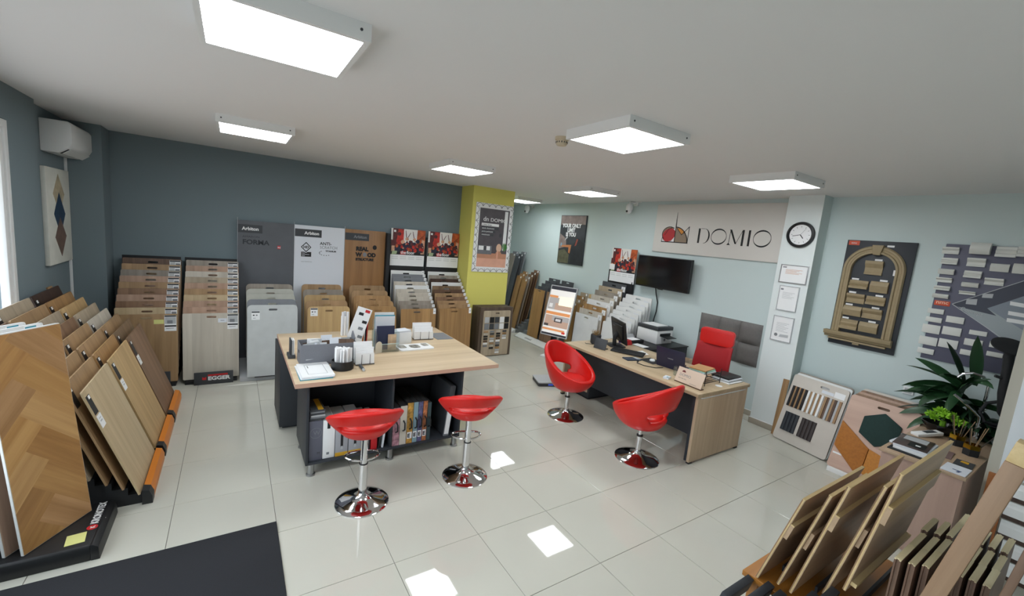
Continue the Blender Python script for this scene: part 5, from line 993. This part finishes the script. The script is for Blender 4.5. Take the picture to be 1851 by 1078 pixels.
# hexagon panels
rzh = -PI/2-.02; hx = (5.565, -2.19, .035)
o = lean_board('pink birch board with green hexagon and amber facet panels', hx, rzh, .375, .57, .80, .016, pinkw, (.10, .026, .06, .0))
hexp = lambda cx, cz, r, a0=PI/6: [(cx+r*math.cos(a0+PI/3*i), cz+r*1.0*math.sin(a0+PI/3*i)) for i in range(6)]
b = MB(mat('green_velvet', '12302c', .8, noise=.12, nscale=60)); b.prism(hexp(.030, .525, .175, PI/2), 'y', -.022, 0); b.build('green_hexagon', o, bevel=.006)
am = mat('amber_velvet', 'a5661f', .7, noise=.12, nscale=50); b = MB(am); b.prism([(-.275, .50), (-.275, .23), (-.02, .015), (.0, .06), (.0, .31), (-.04, .335)], 'y', -.024, 0); b.build('amber_facet', o, bevel=.004)
b = MB(mat('amber_velvet_light', 'b5762a', .7, noise=.12, nscale=50)); b.prism([(.004, .06), (.004, .31), (.11, .285), (.175, .26), (.17, .03), (.10, .01)], 'y', -.022, 0); b.build('amber_facet', o, bevel=.004); MB(M['grey']).box(.178, .20, -.016, 0, .03, .26).build('grey_strip', o, smooth=False)
MB(M['paper']).box(-.27, -.19, -.002, 0, .145, .163).build('sticker', o, smooth=False); b = MB(M['paper']); b.obox((.225, -.001, .56), .10, .002, .014, (0, .0, 0)); b.build('sticker', o, smooth=False)
for k in range(4): lean_board(('rosy board', 'brown board', 'walnut edged board', 'pale board')[k] + ' leaning behind the hexagon board, ' + ('first', 'second', 'third', 'rearmost')[k] + ' in stack', (hx[0]+.045+.042*k, hx[1]-.015-.006*k, .035), rzh, .375, .57, .80+.014*(k+1), .014, (tones['brown oak'], tones['rosy oak'], tones['brown oak'], palew)[k])
t = thing('leaning_rest', 'low white floor rest under the hexagon board', 'rest', (5.50, -2.19, 0), -PI/2); MB(M['white']).box(-.26, .28, .05, .34, 0, .020).build('block', t, bevel=.003); MB(M['white']).box(-.26, .28, .02, .045, 0, .05).build('lip', t, bevel=.003)
o = MB(M['white']).box(XW-.012, XW, -2.31, -2.22, .86, .94).build('wall_socket', None, bevel=.004); tag(o, 'white wall socket above hexagon boards beside the plant', 'socket')
MB(M['lgrey']).box(XW-.014, XW-.012, -2.295, -2.235, .875, .925).build('socket_face', o, smooth=False)

# ================================================================== arch moulding board
t = wallthing('arch_moulding_board', 'black board with taupe arch moulding and sample strips', 'display board', XW-.004, -1.49, 1.225)
tp = mat('taupe_moulding', '9b8a6a', .6, noise=.05, nscale=30); MB(M['dark']).box(0, .60, -.022, 0, 0, 1.185).build('backboard', t, bevel=.002)
text('brand_mark', 'nmc', .03, M['paper'], t, (.04, -.0265, 1.145)); MB(mat('nmc_red', 'd2502e', .5)).box(.015, .115, -.0245, -.022, 1.13, 1.178).build('red_label', t, smooth=False)
cxA, zsp, ro, ri = .285, .865, .275, .19
prof = [(0, .012), (.012, .03), (.03, .03), (.036, .022), (.055, .020), (.062, .032), (.08, .034), (.085, .0)]
def sweep(path):
    b = MB(tp); vs = []; fs = []; n = len(prof)
    for (x, z, nx, nz) in path: vs += [(x-nx*d, -.022-hh, z-nz*d) for d, hh in prof]
    for i in range(len(path)-1):
        for k in range(n-1): a = i*n+k; fs.append((a, a+1, a+n+1, a+n))
    b.add(vs, fs); return b
for nm, path in (('arch_jamb', [(cxA-ro, .15, -1, 0), (cxA-ro, zsp, -1, 0)]), ('arch_jamb', [(cxA+ro, .15, 1, 0), (cxA+ro, zsp, 1, 0)]), ('arch_curve', [(cxA+ro*math.cos(a), zsp+ro*.97*math.sin(a), math.cos(a), math.sin(a)) for a in [PI*i/28 for i in range(29)]])): sweep(path).build(nm, t, angle=30)
b = MB(tp); b.prism([(.245, 1.14), (.345, 1.14), (.325, 1.035), (.262, 1.035)], 'y', -.07, -.022); b.build('keystone', t, bevel=.004)
b = MB(tp); b.prism([(-.022, .07), (-.05, .075), (-.055, .10), (-.085, .105), (-.095, .15), (-.022, .15)], 'x', -.04, .575); b.build('sill', t, bevel=.002); MB(tp).box(.0, .53, -.055, -.022, .05, .07).build('sill_foot', t, bevel=.003); MB(tp).box(.24, .30, -.05, -.022, .03, .05).build('sill_drop', t, bevel=.003)
def mould(x0, x1, z0, z1, m, par, dep=.03, y=-.022, kind=0):
    h = z1-z0; P = [[(0, 0), (dep*.5, 0), (dep*.5, .12*h), (dep*.25, .2*h), (dep*.3, .5*h), (dep*.8, .7*h), (dep, .8*h), (dep, h), (0, h)], [(0, 0), (dep, 0), (dep, .25*h), (dep*.55, .35*h), (dep*.9, .6*h), (dep*.5, .75*h), (dep*.5, h), (0, h)], [(0, 0), (dep*.5, 0), (dep*.8, .3*h), (dep, .6*h), (dep*.6, .9*h), (dep*.3, h), (0, h)]][kind % 3]
    b = MB(m); b.prism([(y-a, z0+c) for a, c in P], 'x', x0, x1); return b.build('moulding_sample', par, smooth=False)
for k, (x0, x1, z0, z1) in enumerate(((.21, .365, .82, .97), (.10, .27, .655, .745), (.29, .445, .635, .755), (.10, .265, .49, .595), (.28, .445, .50, .59), (.09, .26, .345, .455), (.27, .44, .345, .455), (.08, .25, .19, .30), (.265, .43, .19, .30))):
    mould(x0, x1, z0, z1, tp, t, .035, kind=k); MB(M['paper']).box(x0+(.06 if k % 2 == 0 else .0)+.01, x0+(.06 if k % 2 == 0 else .0)+.075, -.024, -.022, z1+.003, z1+.022).build('paper_label', t, smooth=False)
MB(M['paper']).box(.36, .42, -.024, -.022, 1.125, 1.145).build('paper_label', t, smooth=False); MB(M['paper']).box(.455, .472, -.024, -.022, .83, .89).build('paper_label', t, smooth=False)

# ================================================================== white moulding board
N0 = -2.295; NZ = 1.27
t = wallthing('white_moulding_board', 'purple grey nmc board of white moulding samples beside plant', 'display board', XW, N0, NZ)
MB(mat('nmc_purple', '595a6c', .5)).box(0, .95, -.018, 0, 0, 1.145).build('backboard', t, bevel=.002)
def zn(u, v, X=XW-.02): p_ = gx(1650+u/5.134, 430+v/5.134, X); return (N0-p_.y, p_.z-NZ)
wm = mat('white_moulding', 'd9dad4', .5)
ridged = [(285, 80, 425, 160), (275, 180, 412, 255), (245, 280, 380, 350), (225, 360, 360, 425), (205, 437, 342, 497), (190, 510, 328, 572), (515, 180, 668, 280), (485, 298, 632, 385), (460, 405, 607, 470), (435, 487, 580, 540), (785, 75, 955, 192), (730, 232, 888, 328), (675, 365, 838, 455), (985, 75, 1150, 190), (942, 232, 1100, 350)]
for k, (a, c, d, e) in enumerate(ridged):
    p0, p1 = zn(a, c+(e-c)*.05), zn(d, e-(e-c)*.05); mould(p0[0], p1[0], p1[1], p0[1], wm, t, .03, -.018, k)
p0, p1 = zn(555, 45), zn(718, 160); b = MB(wm); zz = [(p1[1]+(p0[1]-p1[1])*i/8) for i in range(9)]; b.prism([(-.018, zz[0])] + [(-.018-.04-.025*math.sin(PI*i/8), zz[i]) for i in range(9)] + [(-.018, zz[8])], 'x', p0[0], p1[0]); b.build('moulding_sample', t)
for (a, c, d, e) in [(145, 650, 285, 715), (127, 728, 265, 795), (98, 795, 245, 900), (68, 905, 218, 1010), (50, 1012, 190, 1090), (318, 722, 470, 805), (285, 818, 440, 920), (250, 930, 408, 1040), (530, 852, 685, 920), (485, 930, 640, 1020), (445, 1030, 600, 1110), (720, 960, 860, 1040), (690, 1050, 830, 1120)]:
    p0, p1 = zn(a, c), zn(d, e); MB(wm).box(p0[0], p1[0], -.030, -.018, p1[1], p0[1]).build('flat_sample', t, bevel=.0015)
p0, p1 = zn(205, 578), zn(340, 640); MB(mat('nmc_red', 'd2502e', .5)).box(p0[0], p1[0], -.021, -.018, p1[1], p0[1]).build('logo_plate', t, bevel=.001); text('lettering', 'nmc', .05, mat('nmc_peach', 'f0b79a', .5), t, ((p0[0]+p1[0])/2, -.0225, p1[1]+.016), bold=.001, sx=1.05, align='CENTER')
q = MB(mat('navy_print', '262d3f', .4)); W3 = lambda *pp: [zn(*u) for u in pp]
def ptri(pp, m, k): q.flat([(min(x, .949), z) for x, z in W3(*pp)], 'y', -.0186-.0004*k, m)
ptri([(365, 615), (1250, 330), (1250, 470), (690, 655), (775, 725), (470, 660)], 0, 0); ptri([(420, 640), (775, 725), (690, 655), (1300, 1000), (1100, 1150)], mat('grey_print', '9aa3a6', .4), 1); ptri([(690, 655), (1250, 470), (1250, 1000)], mat('slate_print', '7d8791', .4), 2); ptri([(500, 570), (600, 570), (590, 625), (490, 615)], M['lgrey'], 3); ptri([(650, 520), (750, 522), (738, 562), (640, 556)], M['lgrey'], 3)
for v in (590, 680, 745): ptri([(905-(v-590)*.2, v), (1250, v+60), (1250, v+100), (900-(v-590)*.2, v+35)], M['paper'], 4)
q.build('room_picture', t, smooth=False, merge=False)
b = MB(M['lgrey'])
for s0, s1 in (((365, 615), (1250, 330)), ((365, 615), (1000, 1050))):
    a, c = zn(*s0), zn(*s1); d = Vector((c[0]-a[0], c[1]-a[1])).normalized()*.003; b.flat([(a[0]-d.y, a[1]+d.x), (a[0]+d.y, a[1]-d.x), (c[0]+d.y, c[1]-d.x), (c[0]-d.y, c[1]+d.x)], 'y', -.0215)
b.build('white_outline', t, smooth=False); a = zn(435, 665); text('script_lettering', 'Concept', .045, M['lgrey'], t, (a[0], -.0225, a[1]), rot=(PI/2, .25, 0))

# ================================================================== side cabinet with catalogues
SZ = .72
t = thing('side_cabinet', 'pink birch side cabinet with catalogues and plants on top', 'cabinet', (0, 0, 0)); pb = wood('pink_birch_upright', 'c3a596', 'ae9081', 'Z', scale=.4)
MB(wood('pink_birch_top', 'bfa58a', 'a88d72', 'X', scale=.4)).box(4.62, 5.76, -3.0, -2.515, SZ-.022, SZ).build('cabinet_top', t, bevel=.002)
MB(pb).box(4.64, 4.66, -2.985, -2.53, 0, SZ-.022).build('front_panel', t); MB(pb).box(4.66, 5.74, -2.985, -2.965, 0, SZ-.022).build('side_panel', t); MB(pb).box(4.66, 5.74, -2.55, -2.53, 0, SZ-.022).build('side_panel', t); MB(pb).box(5.72, 5.74, -2.965, -2.55, 0, SZ-.022).build('back_panel', t)
t = thing('catalogue_tray', 'black tray under the catalogues on side cabinet', 'tray', (4.68, -2.78, SZ)); MB(M['blackm']).box(0, .40, 0, .235, 0, .008).build('tray', t, bevel=.002); MB(M['lgrey']).box(0, .40, -.002, .0, .0, .012).build('rim', t, smooth=False)
cv = mat('catalogue_cover', '4a3a36', .4, noise=.6, nscale=9)
for k, (m, l, w) in enumerate(((M['paper'], 'thick white catalogue, lowest on black tray', .33), (M['paper2'], 'pale catalogue, second on black tray', .33), (cv, 'brown photo catalogue on top of the tray pile', .32))):
    o = MB(m).box(0, w, 0, .20, 0, .018 if k < 2 else .008).build('catalogue', None, loc=(4.71+.012*k, -2.77+.004*k, SZ+.0085+.0185*k), rot=(0, 0, .05*k-.03), bevel=.001); tag(o, l, 'catalogue', 'catalogues on the side cabinet')
    if k == 2: q = MB(M['black']); q.flat([(.02, .02), (.15, .02), (.15, .12), (.02, .12)], 'z', .0083); q.flat([(.07, .05), (.10, .05), (.10, .08), (.07, .08)], 'z', .0086, M['paper']); q.flat([(.18, .03), (.30, .03), (.30, .17), (.18, .17)], 'z', .0083, M['lgrey']); q.build('cover_print', o, smooth=False)
t = thing('thermostat', 'white handheld device lying on the side cabinet', 'device', (5.38, -2.62, SZ), -.5); b = MB(M['white']); b.obox((0, 0, .022), .24, .07, .03, (0, -.12, 0)); b.build('body', t, bevel=.008); MB(M['darkgrey']).obox((.02, 0, .0395), .10, .045, .002, (0, -.12, 0)).build('display', t)
o = MB(M['paper2']).obox((4.98, -2.535, SZ+.012), .30, .022, .02, (0, 0, -.06)).build('rolled_leaflet', None, bevel=.006); tag(o, 'rolled pale leaflet along the side cabinet edge', 'leaflet')
for k, (x, y, w, d, m, l) in enumerate(((4.64, -2.99, .20, .13, M['paper2'], 'white leaflet with blue mark at side cabinet corner'), (4.85, -2.985, .16, .10, M['darkgrey'], 'dark brochure with yellow emblem at side cabinet edge'), (4.93, -2.86, .20, .09, mat('brochure_mauve', '7d6462', .5), 'mauve brochure beside the gold rimmed pots'))):
    o = MB(m).box(0, w, 0, d, 0, .006).build('leaflet', None, loc=(x, y, SZ+.0005), rot=(0, 0, .04*k), smooth=False); tag(o, l, 'leaflet', 'leaflets on the side cabinet')
    if k == 0: b = MB(mat('ink_blue', '4a5578', .5)); b.flat([(.03, .04), (.08, .03), (.085, .08), (.07, .08), (.065, .05), (.03, .055)], 'z', .0064); b.build('print', o, smooth=False)
    if k == 1: b = MB(mat('emblem_yellow', 'd9a723', .5)); b.flat([(.09, .03), (.14, .03), (.145, .07), (.10, .075)], 'z', .0064); b.build('print', o, smooth=False)
t = thing('oval_bowl', 'glossy black oval bowl on the side cabinet', 'bowl', (5.60, -2.66, SZ)); b = MB(mat('gloss_black', '0d0d0f', .15)); b.lathe([(.05, 0), (.09, .02), (.125, .075), (.13, .09), (.12, .09), (.085, .03), (0, .02)], 32); o = b.build('bowl', t); o.scale = (.8, 1.1, 1)
# bright green artificial succulent in that bowl
t = thing('green_succulent', 'bright lime green artificial plant in glossy black bowl', 'potted plant', (5.60, -2.66, SZ)); lime = [mat('lime_%d' % i, c, .6) for i, c in enumerate(('7fb521', '92c92e', '6a9d1c'))]
for k in range(11):
    a = k*2.399; r_ = .028*math.sqrt(k); c = Vector((r_*math.cos(a), r_*1.3*math.sin(a), .115+.07*(1-k/11)+.03*random.random())); b = MB(lime[k % 3])
    for j in range(46):
        d = Vector((random.gauss(0, 1), random.gauss(0, 1), random.gauss(.5, .8))).normalized(); e = d.orthogonal().normalized()*.009; L_ = random.uniform(.030, .05); p1 = c+d*L_*.6; b.add([c+d*.008-e*.4, c+d*.008+e*.4, p1+e, c+d*L_, p1-e], [(0, 1, 2, 3, 4)])
    b.build('rosette', t, merge=False, smooth=False)
MB(lime[2]).cyl((0, 0, .022), (0, 0, .12), .02, n=8).build('stem', t)
for k, (x, y, l) in enumerate(((5.40, -2.80, 'black pot with gold rim holding dark reeds, nearer plant'), (5.24, -2.91, 'black pot with gold rim at the side cabinet edge'))):
    t = thing('gold_rim_pot', l, 'pot', (x, y, SZ), 0, 'gold rimmed black pots'); b = MB(M['blackm']); b.lathe([(.05, 0), (.052, .06), (.05, .062), (.046, .06), (.046, .006), (0, .006)], 6); b.build('pot', t, smooth=False); b = MB(M['gold']); b.lathe([(.0535, .055), (.0535, .09), (.047, .09), (.047, .058)], 6); b.build('gold_rim', t, smooth=False)
    for j in range(5):
        a = j*1.25+k; MB(mat('reed_dark', '3a332c', .7) if j % 2 else mat('reed_tan', '8f7657', .7)).tube([(.01*math.cos(a), .01*math.sin(a), .01), (.09*math.cos(a), .09*math.sin(a)*.8-.03*k, .20+.03*(j % 3))], .0032, 6).build('reed', t)
    if k == 0:
        for j in range(4): a = 1+j*1.3; b = MB(mat('blade_green', '24402a', .6)); b.add([(-.008, 0, .05), (.008, 0, .05), (.03*math.cos(a)+.006, .03*math.sin(a), .2), (.04*math.cos(a), .04*math.sin(a), .27), (.03*math.cos(a)-.006, .03*math.sin(a), .2)], [(0, 1, 2, 3, 4)]); b.build('leaf', t, smooth=False)

# ------------------------------------------------------------------ leafy floor plant
t = thing('dracaena_plant', 'tall dark green dracaena with long arching leaves by wall', 'potted plant', (5.955, -2.74, 0)); MB(M['lgrey']).lathe([(.11, 0), (.15, .30), (.155, .32), (.14, .32), (.13, .28), (0, .28)], 28).build('pot', t)
MB(mat('soil', '2c221b', .95)).cyl((0, 0, .281), (0, 0, .286), .125, n=20).build('soil', t); lv = [mat('leaf_%d' % i, c, .38) for i, c in enumerate(('1d3a22', '16301d', '264a2a'))]; br = mat('plant_stem', '5d5138', .8)
for sx, sy, hh in ((0, 0, .95), (.05, -.06, .75), (-.05, .06, 1.05)): MB(br).tube([(sx*.4, sy*.4, .28), (sx*.8, sy, hh*.7), (sx, sy*1.2, hh)], .014, 8).build('stem', t)
def leaf(base, az, el, L_, wd, m, droop, roll=None):
    roll = random.uniform(-1.1, 1.1) if roll is None else roll
    b = MB(m); n = 7; vs = []; fs = []; h = Vector((math.cos(az), math.sin(az), 0)); s_ = Vector((-math.sin(az), math.cos(az), 0)); p = Vector(base); e = el
    for i in range(n+1):
        u = i/n; w_ = wd*math.sin(PI*min(1, u*.92+.08))**.8*(1 if i < n else .02)
        d = h*math.cos(e)+Vector((0, 0, math.sin(e))); up_ = d.cross(s_); q_ = s_*math.cos(roll)+up_*math.sin(roll); vs += [p-q_*w_, p+d.cross(q_)*(w_*.3), p+q_*w_]; p = p+d*(L_/n); e -= droop/n
    for i in range(n): a = i*3; fs += [(a, a+1, a+4, a+3), (a+1, a+2, a+5, a+4)]
    b.add(vs, fs); return b.build('leaf', t, angle=60)
for k in range(84):
    st = k % 3; bx_, by_, hz = ((0, 0, 1.0), (.04, -.07, .80), (-.05, .07, 1.12))[st]
    az = PI*(.45+.95*random.random()); L_ = random.uniform(.28, .44); el = random.uniform(.0, 1.25)
    if abs(az-PI*.5) < .5: L_ *= 1.1; el = random.uniform(-.1, .7)
    leaf((bx_*.9, by_, hz-random.uniform(0, .36)), az, el, L_, random.uniform(.036, .055), lv[k % 3], random.uniform(.5, 1.5))
leaf((0, 0, 1.15), PI*.9, 1.35, .48, .055, lv[0], .1); leaf((-.05, .05, 1.15), PI*.7, 1.2, .42, .048, lv[1], .3); leaf((-.05, .06, 1.1), PI*.62, .75, .42, .042, lv[2], .5); leaf((-.05, .06, .98), PI*.57, .2, .46, .036, lv[0], .7); leaf((0, .05, .9), PI*.55, -.05, .46, .036, lv[1], .6)

# ------------------------------------------------------------------ bathroom fittings display
t = thing('fittings_stand', 'white shelf stand for taps between plant and white panel', 'display stand', (5.80, -2.96, 0)); MB(M['whitem']).box(.0, .36, -.42, .0, .70, .72).build('shelf', t, bevel=.002); MB(M['whitem']).box(.0, .36, -.42, .0, .86, .88).build('shelf', t, bevel=.002); MB(M['dark']).box(.34, .36, -.42, 0, 0, 1.5).build('back_panel', t)
for y in (-.41, -.01): MB(M['whitem']).box(.02, .34, y-.009, y+.009, 0, .86).build('side_panel', t)
t = thing('rain_shower', 'matte black round rain shower head on curved riser', 'shower', (5.86, -3.06, .88)); MB(M['blackm']).lathe([(.0, .02), (.05, .016), (.118, .004), (.118, -.008), (0, -.008)], 36).build('head', t, loc=(-.16, .14, .70), rot=(.25, -.42, 0)); MB(M['blackm']).cyl((-.16, .14, .60), (-.16, .14, .70), .032, .02).build('head_joint', t)
MB(M['blackm']).tube([(-.16, .14, .66), (-.15, .13, .50), (-.15, .12, .30), (-.12, .10, .14), (-.05, .06, .06), (0, 0, .034)], .032, 12).build('riser', t); MB(M['blackm']).tube([(-.05, .05, .06), (-.12, .12, .02), (-.16, .18, .03), (-.14, .22, .10), (-.10, .20, .18), (-.06, .12, .22)], .014, 10).build('hose', t)
MB(M['blackm']).box(-.14, .10, .06, .16, .0, .004).build('wall_plate', t); MB(M['blackm']).tube([(-.15, .12, .42), (-.2, .18, .44)], .012).build('lever', t)
for k, (loc, pts, l) in enumerate((((5.80, -2.74, SZ), [(.02, -.10, .0), (.02, -.10, .48), (0, -.06, .55), (-.02, .0, .565), (-.03, .06, .54), (-.03, .085, .50)], 'chrome tap with high curved spout above side cabinet'), ((5.66, -2.80, SZ), [(.02, -.05, 0), (.02, -.05, .22), (-.01, .02, .29), (-.03, .12, .37)], 'slim chrome tap with straight slanted spout'))):
    t = thing('chrome_tap', l, 'tap', (loc[0], loc[1], 0 if k == 0 else SZ), 0, 'chrome taps'); off = SZ if k == 0 else 0
    MB(M['chrome']).tube([(p_[0], p_[1], p_[2]+off) for p_ in pts], .012, 12).build('spout', t); MB(M['chrome']).cyl((pts[0][0], pts[0][1], off if k else .0), (pts[0][0], pts[0][1], off+.05), .022).build('body', t); MB(M['chrome']).tube([(pts[0][0], pts[0][1], off+.12), (pts[0][0]-.06, pts[0][1]-.03, off+.15)], .006).build('handle', t)
for k in range(3):
    t = thing('shower_mixer', ('chrome mixer with cross handle on fittings shelf', 'chrome bath mixer on the fittings shelf edge', 'black and chrome mixer at back of fittings shelf')[k], 'tap', (5.90+.07*k, -3.04-.09*k, .88), 0, 'mixers on the fittings shelf')
    MB(M['chrome'] if k < 2 else M['black']).cyl((0, 0, 0), (0, 0, .10), .022).build('body', t); MB(M['chrome']).tube([(-.05, 0, .11), (.05, 0, .11)], .008).build('handle', t); MB(M['chrome']).tube([(0, -.05, .11), (0, .05, .11)], .008).build('handle', t); MB(M['chrome']).tube([(0, 0, .07), (-.09, .01, .09), (-.11, .01, .06)], .009).build('spout', t)

# ------------------------------------------------------------------ white panel and skirting display
t = thing('skirting_display', 'tall white display panel with shelves of white skirting boards', 'display stand', (4.93, -3.06, 0), -PI/2)
MB(mat('edge_beige', 'b3b0a2', .6)).box(-.02, 1.1, .006, .05, 0, 2.0).build('backboard', t, bevel=.002); MB(mat('panel_white', 'dfe6ea', .5)).box(.04, 1.1, -.012, .005, .74, 1.98).build('front_panel', t, bevel=.002)
MB(M['cardboard']).box(.0, .10, -.02, .006, .0, .735).build('brown_end', t, smooth=False)
for k in range(5):
    z = .05+.142*k; b = MB(mat('skirting_white', 'eef0ef', .35)); b.prism([(.004, z), (-.018, z), (-.018, z+.06), (-.013, z+.075), (-.012, z+.085), (-.004, z+.10), (.004, z+.10)], 'x', .11, 1.08); b.build('skirting_board', t, smooth=False)
    MB(tones['dark walnut']).box(.105, 1.09, -.006, .005, z-.034, z-.002).build('ledge', t, smooth=False)

# ================================================================== stair tread rack in front
BZ = .40
t = thing('tread_bench', 'amber wooden bench carrying the oak stair treads', 'bench', (0, 0, 0)); amb = wood('amber_bench', 'a8712f', '86551f', 'X', scale=.7, rough=.3)
MB(amb).box(2.70, 3.62, -3.52, -2.53, BZ-.03, BZ).build('seat', t, bevel=.003)
for x in (2.74, 3.54):
    for y in (-3.46, -2.60): MB(amb).box(x, x+.05, y, y+.05, 0, BZ-.03).build('leg', t, bevel=.003)
rk = thing('tread_rack', 'dark slotted rack holding the tilted oak stair treads', 'display rack', (0, 0, 0))
tr = wood('tread_oak', 'cdb090', 'b19474', 'X', scale=.6, knots=.5); tedge = wood('tread_edge', 'e0c896', 'c9ad78', 'X', scale=1.2); M['tread_back'] = wood('tread_back', '9a7a5c', '7c5f45', 'Z', scale=.8)
# bottom y, z; top y, z; length along x
TRD = [(-2.60, .40, -2.74, .94, .76), (-2.70, .44, -2.84, 1.02, .46), (-2.76, .44, -2.90, 1.10, .745), (-2.89, .54, -3.02, 1.17, .45), (-2.96, .62, -3.06, 1.25, .78)]
names = ['oak stair tread at the bench edge, lowest of the tilted row', 'narrow oak tread close behind the lowest tread', 'long oak tread in the middle of tilted row', 'narrow oak tread before the tallest tread', 'tallest oak tread of the tilted row beside parquet blocks']
for k, (yb, zb, yt, zt, L_) in enumerate(TRD):
    H_ = math.hypot(yt-yb, zt-zb); ang = math.atan2(yb-yt, zt-zb)
    o = thing('stair_tread', names[k], 'stair tread', (2.71, yb, zb+.004), 0, 'tilted oak stair treads'); o.rotation_euler = (ang, 0, 0)
    MB(tr).box(0, L_, -.007, .002, 0, H_-.004).build('tread', o, smooth=False); MB(M['tread_back']).box(0, L_, .002, .007, 0, H_-.004).build('back_layer', o, smooth=False); b = MB(tedge); b.box(0, L_, -.0073, .0073, H_-.004, H_); b.build('top_edge', o, smooth=False); MB(tedge).box(-.0015, 0, -.004, .002, 0, H_).build('end_grain', o, smooth=False)
    if k in (0, 2, 4): MB(tr).box(.0, L_*.93, -.024, -.0073, H_-.25, H_-.165).build('nosing_lip', o, smooth=False); MB(tedge).box(.0, L_*.93, -.0245, -.0073, H_-.165, H_-.158).build('lip_edge', o, smooth=False)
    else: MB(tr).box(.02, L_*.8, -.022, -.0073, H_-.34, H_-.24).build('nosing_lip', o, smooth=False)
    if k == 4: MB(tedge).box(.02, L_, -.03, -.0073, .03, .05).build('lower_batten', o, smooth=False)
    MB(M['dark']).obox((2.57, yb+.030, zb-.045), .25, .036, .085, (ang, 0, 0)).build('slot_rail', rk, bevel=.002)
for k, (x0, y) in enumerate(((2.90, -2.64), (2.90, -2.80), (2.90, -2.95))): MB(M['dark']).box(x0, 3.55, y-.012, y+.0, BZ, BZ+.035).build('slot_rail', rk)
# tongue and groove parquet blocks standing in rows behind
pk = wood('parquet_side', '7e6350', '63493a', 'Z', scale=.8); pend = wood('parquet_end', 'f3e6bf', 'e0cf9f', 'X', scale=2.0)
def parquet(x, y, top, lab):
    o = thing('parquet_block', lab, 'parquet block', (x, y, BZ+.001), 0, 'upright parquet blocks'); h = top-BZ; w = .185
    prof = [(0, -.011), (w, -.011), (w, -.004), (w+.008, -.004), (w+.008, .004), (w, .004), (w, .011), (0, .011), (0, .005), (.008, .004), (.008, -.004), (0, -.005)]
    b = MB(pk); b.prism(prof, 'z', 0, h-.003); b.build('block', o, smooth=False); b = MB(pend); b.prism(prof, 'z', h-.003, h); b.build('end_grain', o, smooth=False)
rows = [(-3.112, .0), (-3.152, .02), (-3.186, .06), (-3.272, .13), (-3.308, .14), (-3.345, .15)]
rn = ['row beside tallest tread', 'second row from tallest tread', 'row beside the square post', 'row past the square post', 'second row past the square post', 'row next to the dark plank']
for r_, (y, dx) in enumerate(rows):
    for c in range(3 if r_ not in (2,) else 4): parquet(2.69+dx+.2*c, y+.004*c, .90-.012*(c % 2), f'pale ended parquet block, {("near", "second", "third", "far")[c]} in {rn[r_]}')
# square oak post and planks leaning past the right edge of the view
def lean_post(nm, lab, x0, yb, zb, yt, zt, wx, wy, m, cat, endm):
    o = thing(nm, lab, cat, (x0, yb, zb), 0); H_ = math.hypot(yt-yb, zt-zb); o.rotation_euler = (math.atan2(yb-yt, zt-zb), 0, 0)
    MB(m).box(0, wx, -wy, 0, 0, H_-.08).build('shaft', o, bevel=.004); MB(endm).box(0.0005, wx-.0005, -wy+.0005, -.0005, H_-.08, H_).build('raw_end', o, bevel=.003)
lean_post('oak_post', 'thick square oak post leaning across the parquet blocks', 2.67, -3.125, BZ+.003, -3.335, 1.54, .07, .06, wood('post_oak', 'ab8d70', '8c6f55', 'Z', scale=.7, knots=.6), 'post', tedge)
lean_post('oak_plank', 'dark oak plank leaning at the far edge of bench', 2.67, -3.32, BZ+.003, -3.43, 1.30, .16, .025, wood('plank_dark', '8a6d54', '6b5140', 'Z', scale=.7), 'plank', tedge)
